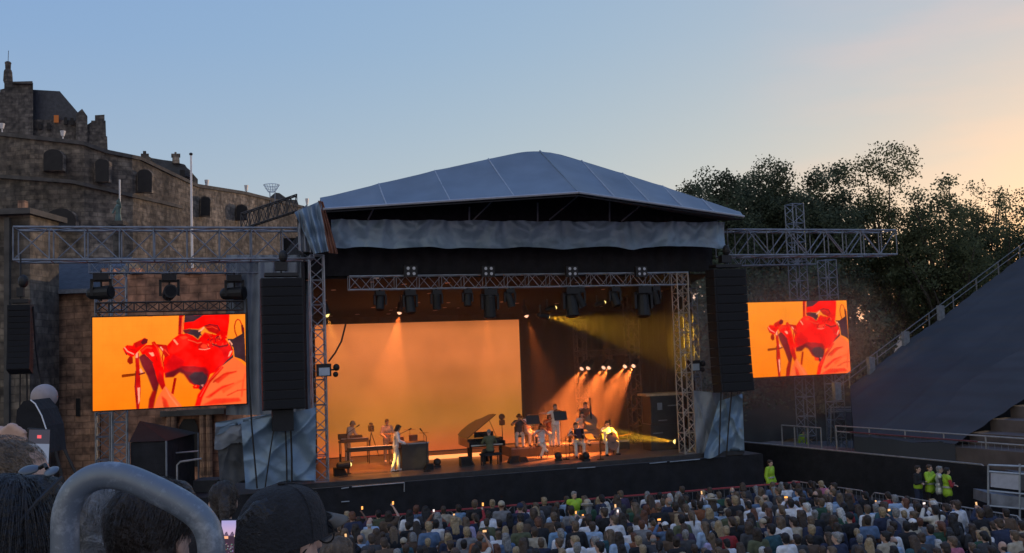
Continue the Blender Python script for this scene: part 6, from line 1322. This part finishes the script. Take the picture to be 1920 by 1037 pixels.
fg("dark haired spectator mostly hidden behind the upper bend of the rail", 345, 962, 6.6, T2, 0, skel(nod=.1), hair="dark brown", style="short", top="navy", trou="black", facey=False)
# raised hand with phone at left
def near_phone(lab, corners, D, img, tilt=0):
    a, b, c_, d_ = [at(x, y, D) for x, y in corners]; ctr = (a + b + c_ + d_) / 4; X = (b - a).normalized(); Z = (a - d_); hgt = Z.length; Z.normalize(); Yv = Z.cross(X); wd = (b - a).length
    t = thing("phone", lab, "phone", ctr); k = bevel(MB().box(ctr + Yv * .004 * (1 if Yv.y > 0 else -1), (wd, .008, hgt), X, Yv, Z).build("case", BLACK, t), .003)
    me = picture_mesh("phone_picture", img, wd * .93, hgt * .95); o = bpy.data.objects.new("screen", me); col.objects.link(o); o.parent = t; Rm = Matrix((X, -(-Yv if Yv.y < 0 else Yv) * -1, Z)).transposed(); o.matrix_local = Matrix.Translation(-Z * hgt * .475 + Vector((0, -.0016, 0))) @ Rm.to_4x4(); return t
def sky_pic(w_, h_, kind):
    im = np.zeros((h_, w_, 3))
    for y in range(h_):
        q = y / h_
        if kind == 1: c = np.array((.36, .33, .62)) * (1 - q) + np.array((.95, .50, .42)) * q if q < .42 else np.array((.05, .03, .05))
        else: c = np.array((.16, .19, .27)) if q > .35 else np.array((.05, .05, .07))
        im[y, :] = c
    if kind == 1:
        for x in range(w_): im[int(h_ * (.37 + .05 * math.sin(x * .9))):int(h_ * .45), x] = (.12, .08, .14)
        im[int(h_ * .43):int(h_ * .50), int(w_ * .15):int(w_ * .4)] = (1, .45, .25); im[int(h_ * .42):int(h_ * .47), int(w_ * .78):w_] = (1, .75, .6)
        for _ in range(40): im[rng.integers(int(h_ * .6), h_), rng.integers(0, w_)] = rng.uniform(.1, .4, 3)
    else: im[int(h_ * .14):int(h_ * .24), int(w_ * .4):int(w_ * .62)] = (.9, .12, .14)
    return im
near_phone("phone filming the pinkish sunset between the rail and the black cap", [(414, 974), (448, 974), (448, 1046), (414, 1046)], 2.35, sky_pic(20, 42, 1))
near_phone("phone with white edge held up above the cropped hair at far left", [(50, 803), (92, 806), (92, 880), (50, 880)], 2.75, sky_pic(20, 36, 0))
mb = MB(); e = at(-60, 900, 2.97); wr = at(-10, 832, 2.90); mb.cap(e, wr, .045, .032); 
for (x0, y0), (x1, y1), (x2, y2), r in (((2, 812), (22, 797), (47, 812), .0105), ((0, 818), (28, 806), (50, 826), .0105), ((0, 828), (30, 818), (50, 842), .0100), ((0, 840), (30, 834), (50, 858), .0092)):
    a, b, c_ = at(x0, y0, 2.84), at(x1, y1, 2.77), at(x2, y2, 2.75); mb.cap(a, b, r * 1.15, r, 8); mb.cap(b, c_, r, r * .85, 8)
mb.ell(at(-2, 826, 2.86), (.045, .03, .045)); mb.cap(at(0, 846, 2.82), at(40, 872, 2.78), .013, .011, 8)
hand_t = thing("person", "raised pinkish hand gripping the white edged phone at far left edge", "person", Vector((at(-120, 1000, 3.1).x, 3.1, T1)), "spectators close to the viewer")
sh = Vector((at(-150, 960, 3.15).x, 3.15, 5.95)); mb.cap(sh, e, .055, .045); mb.ell(sh + Vector((-.18, 0, -.15)), (.2, .12, .28)); mb.ell(sh + Vector((-.18, 0, -.55)), (.17, .12, .3)); mb.cap(sh + Vector((-.18, 0, 0)), sh + Vector((-.18, 0, .12)), .055); mb.ell(sh + Vector((-.18, .02, .26)), (.078, .098, .12))
for s in (-.09, .09): mb.cap(sh + Vector((-.18 + s, 0, -.7)), Vector((sh.x - .18 + s, 3.15, T1 + .06)), .085, .05)
me = clean(mb, .008, 3); me.transform(Matrix.Translation(-hand_t.location)); put(hand_t, "body", me, SKIN[0])
mb = MB(); mb.ell(sh + Vector((-.18, 0, -.15)), (.22, .14, .3)); mb.ell(sh + Vector((-.18, 0, -.55)), (.19, .14, .3)); mb.cap(sh, sh.lerp(e, .4), .07, .062); me = clean(mb, .014, 3); me.transform(Matrix.Translation(-hand_t.location)); put(hand_t, "top", me, topmat("grey"))

# ================================================================ smoke on stage
m = bpy.data.materials.new("stage_smoke"); m.use_nodes = True; t = m.node_tree; n = t.nodes; n.remove(n["Principled BSDF"])
pv = n.new("ShaderNodeVolumePrincipled"); pv.inputs["Density"].default_value = .023; pv.inputs["Color"].default_value = (.9, .88, .86, 1); pv.inputs["Anisotropy"].default_value = .25
t.links.new(pv.outputs[0], n["Material Output"].inputs["Volume"])
tag(MB().sbox(-7.68, 9.25, .35, 8.75, 1.83, 9.22).build("stage_smoke", m), kind='stuff')

# thin smoke drifting off the right side of the stage past the right screen
m = bpy.data.materials.new("drifting_smoke"); m.use_nodes = True; t = m.node_tree; n = t.nodes; l = t.links; n.remove(n["Principled BSDF"])
pv = n.new("ShaderNodeVolumePrincipled"); pv.inputs["Color"].default_value = (.95, .70, .60, 1); pv.inputs["Anisotropy"].default_value = .55  # orange stage light tinted into the smoke colour
tc = n.new("ShaderNodeTexCoord"); mp = n.new("ShaderNodeMapping"); mp.inputs["Location"].default_value = (-1, -1, -1); mp.inputs["Scale"].default_value = (2, 2, 2); l.new(tc.outputs["Generated"], mp.inputs[0])
ln = n.new("ShaderNodeVectorMath"); ln.operation = 'LENGTH'; l.new(mp.outputs[0], ln.inputs[0])
mr_ = n.new("ShaderNodeMapRange"); mr_.interpolation_type = 'SMOOTHSTEP'; mr_.inputs[1].default_value = .98; mr_.inputs[2].default_value = .15; mr_.inputs[3].default_value = 0; mr_.inputs[4].default_value = .045; l.new(ln.outputs["Value"], mr_.inputs[0])
l.new(mr_.outputs[0], pv.inputs["Density"]); l.new(pv.outputs[0], n["Material Output"].inputs["Volume"])
m.cycles.volume_step_rate = 3.0
b_s = MB(); b_s.ell((0, 0, 0), (1, 1, 1), nu=24, nv=16)
o = b_s.build("drifting_smoke", m); c = L(13.2, 2.6, 5.6); o.scale = (8.6, 4.8, 5.2); o.location = (c.x, c.y, .6); o.rotation_euler.z = SA; tag(o, kind='stuff')
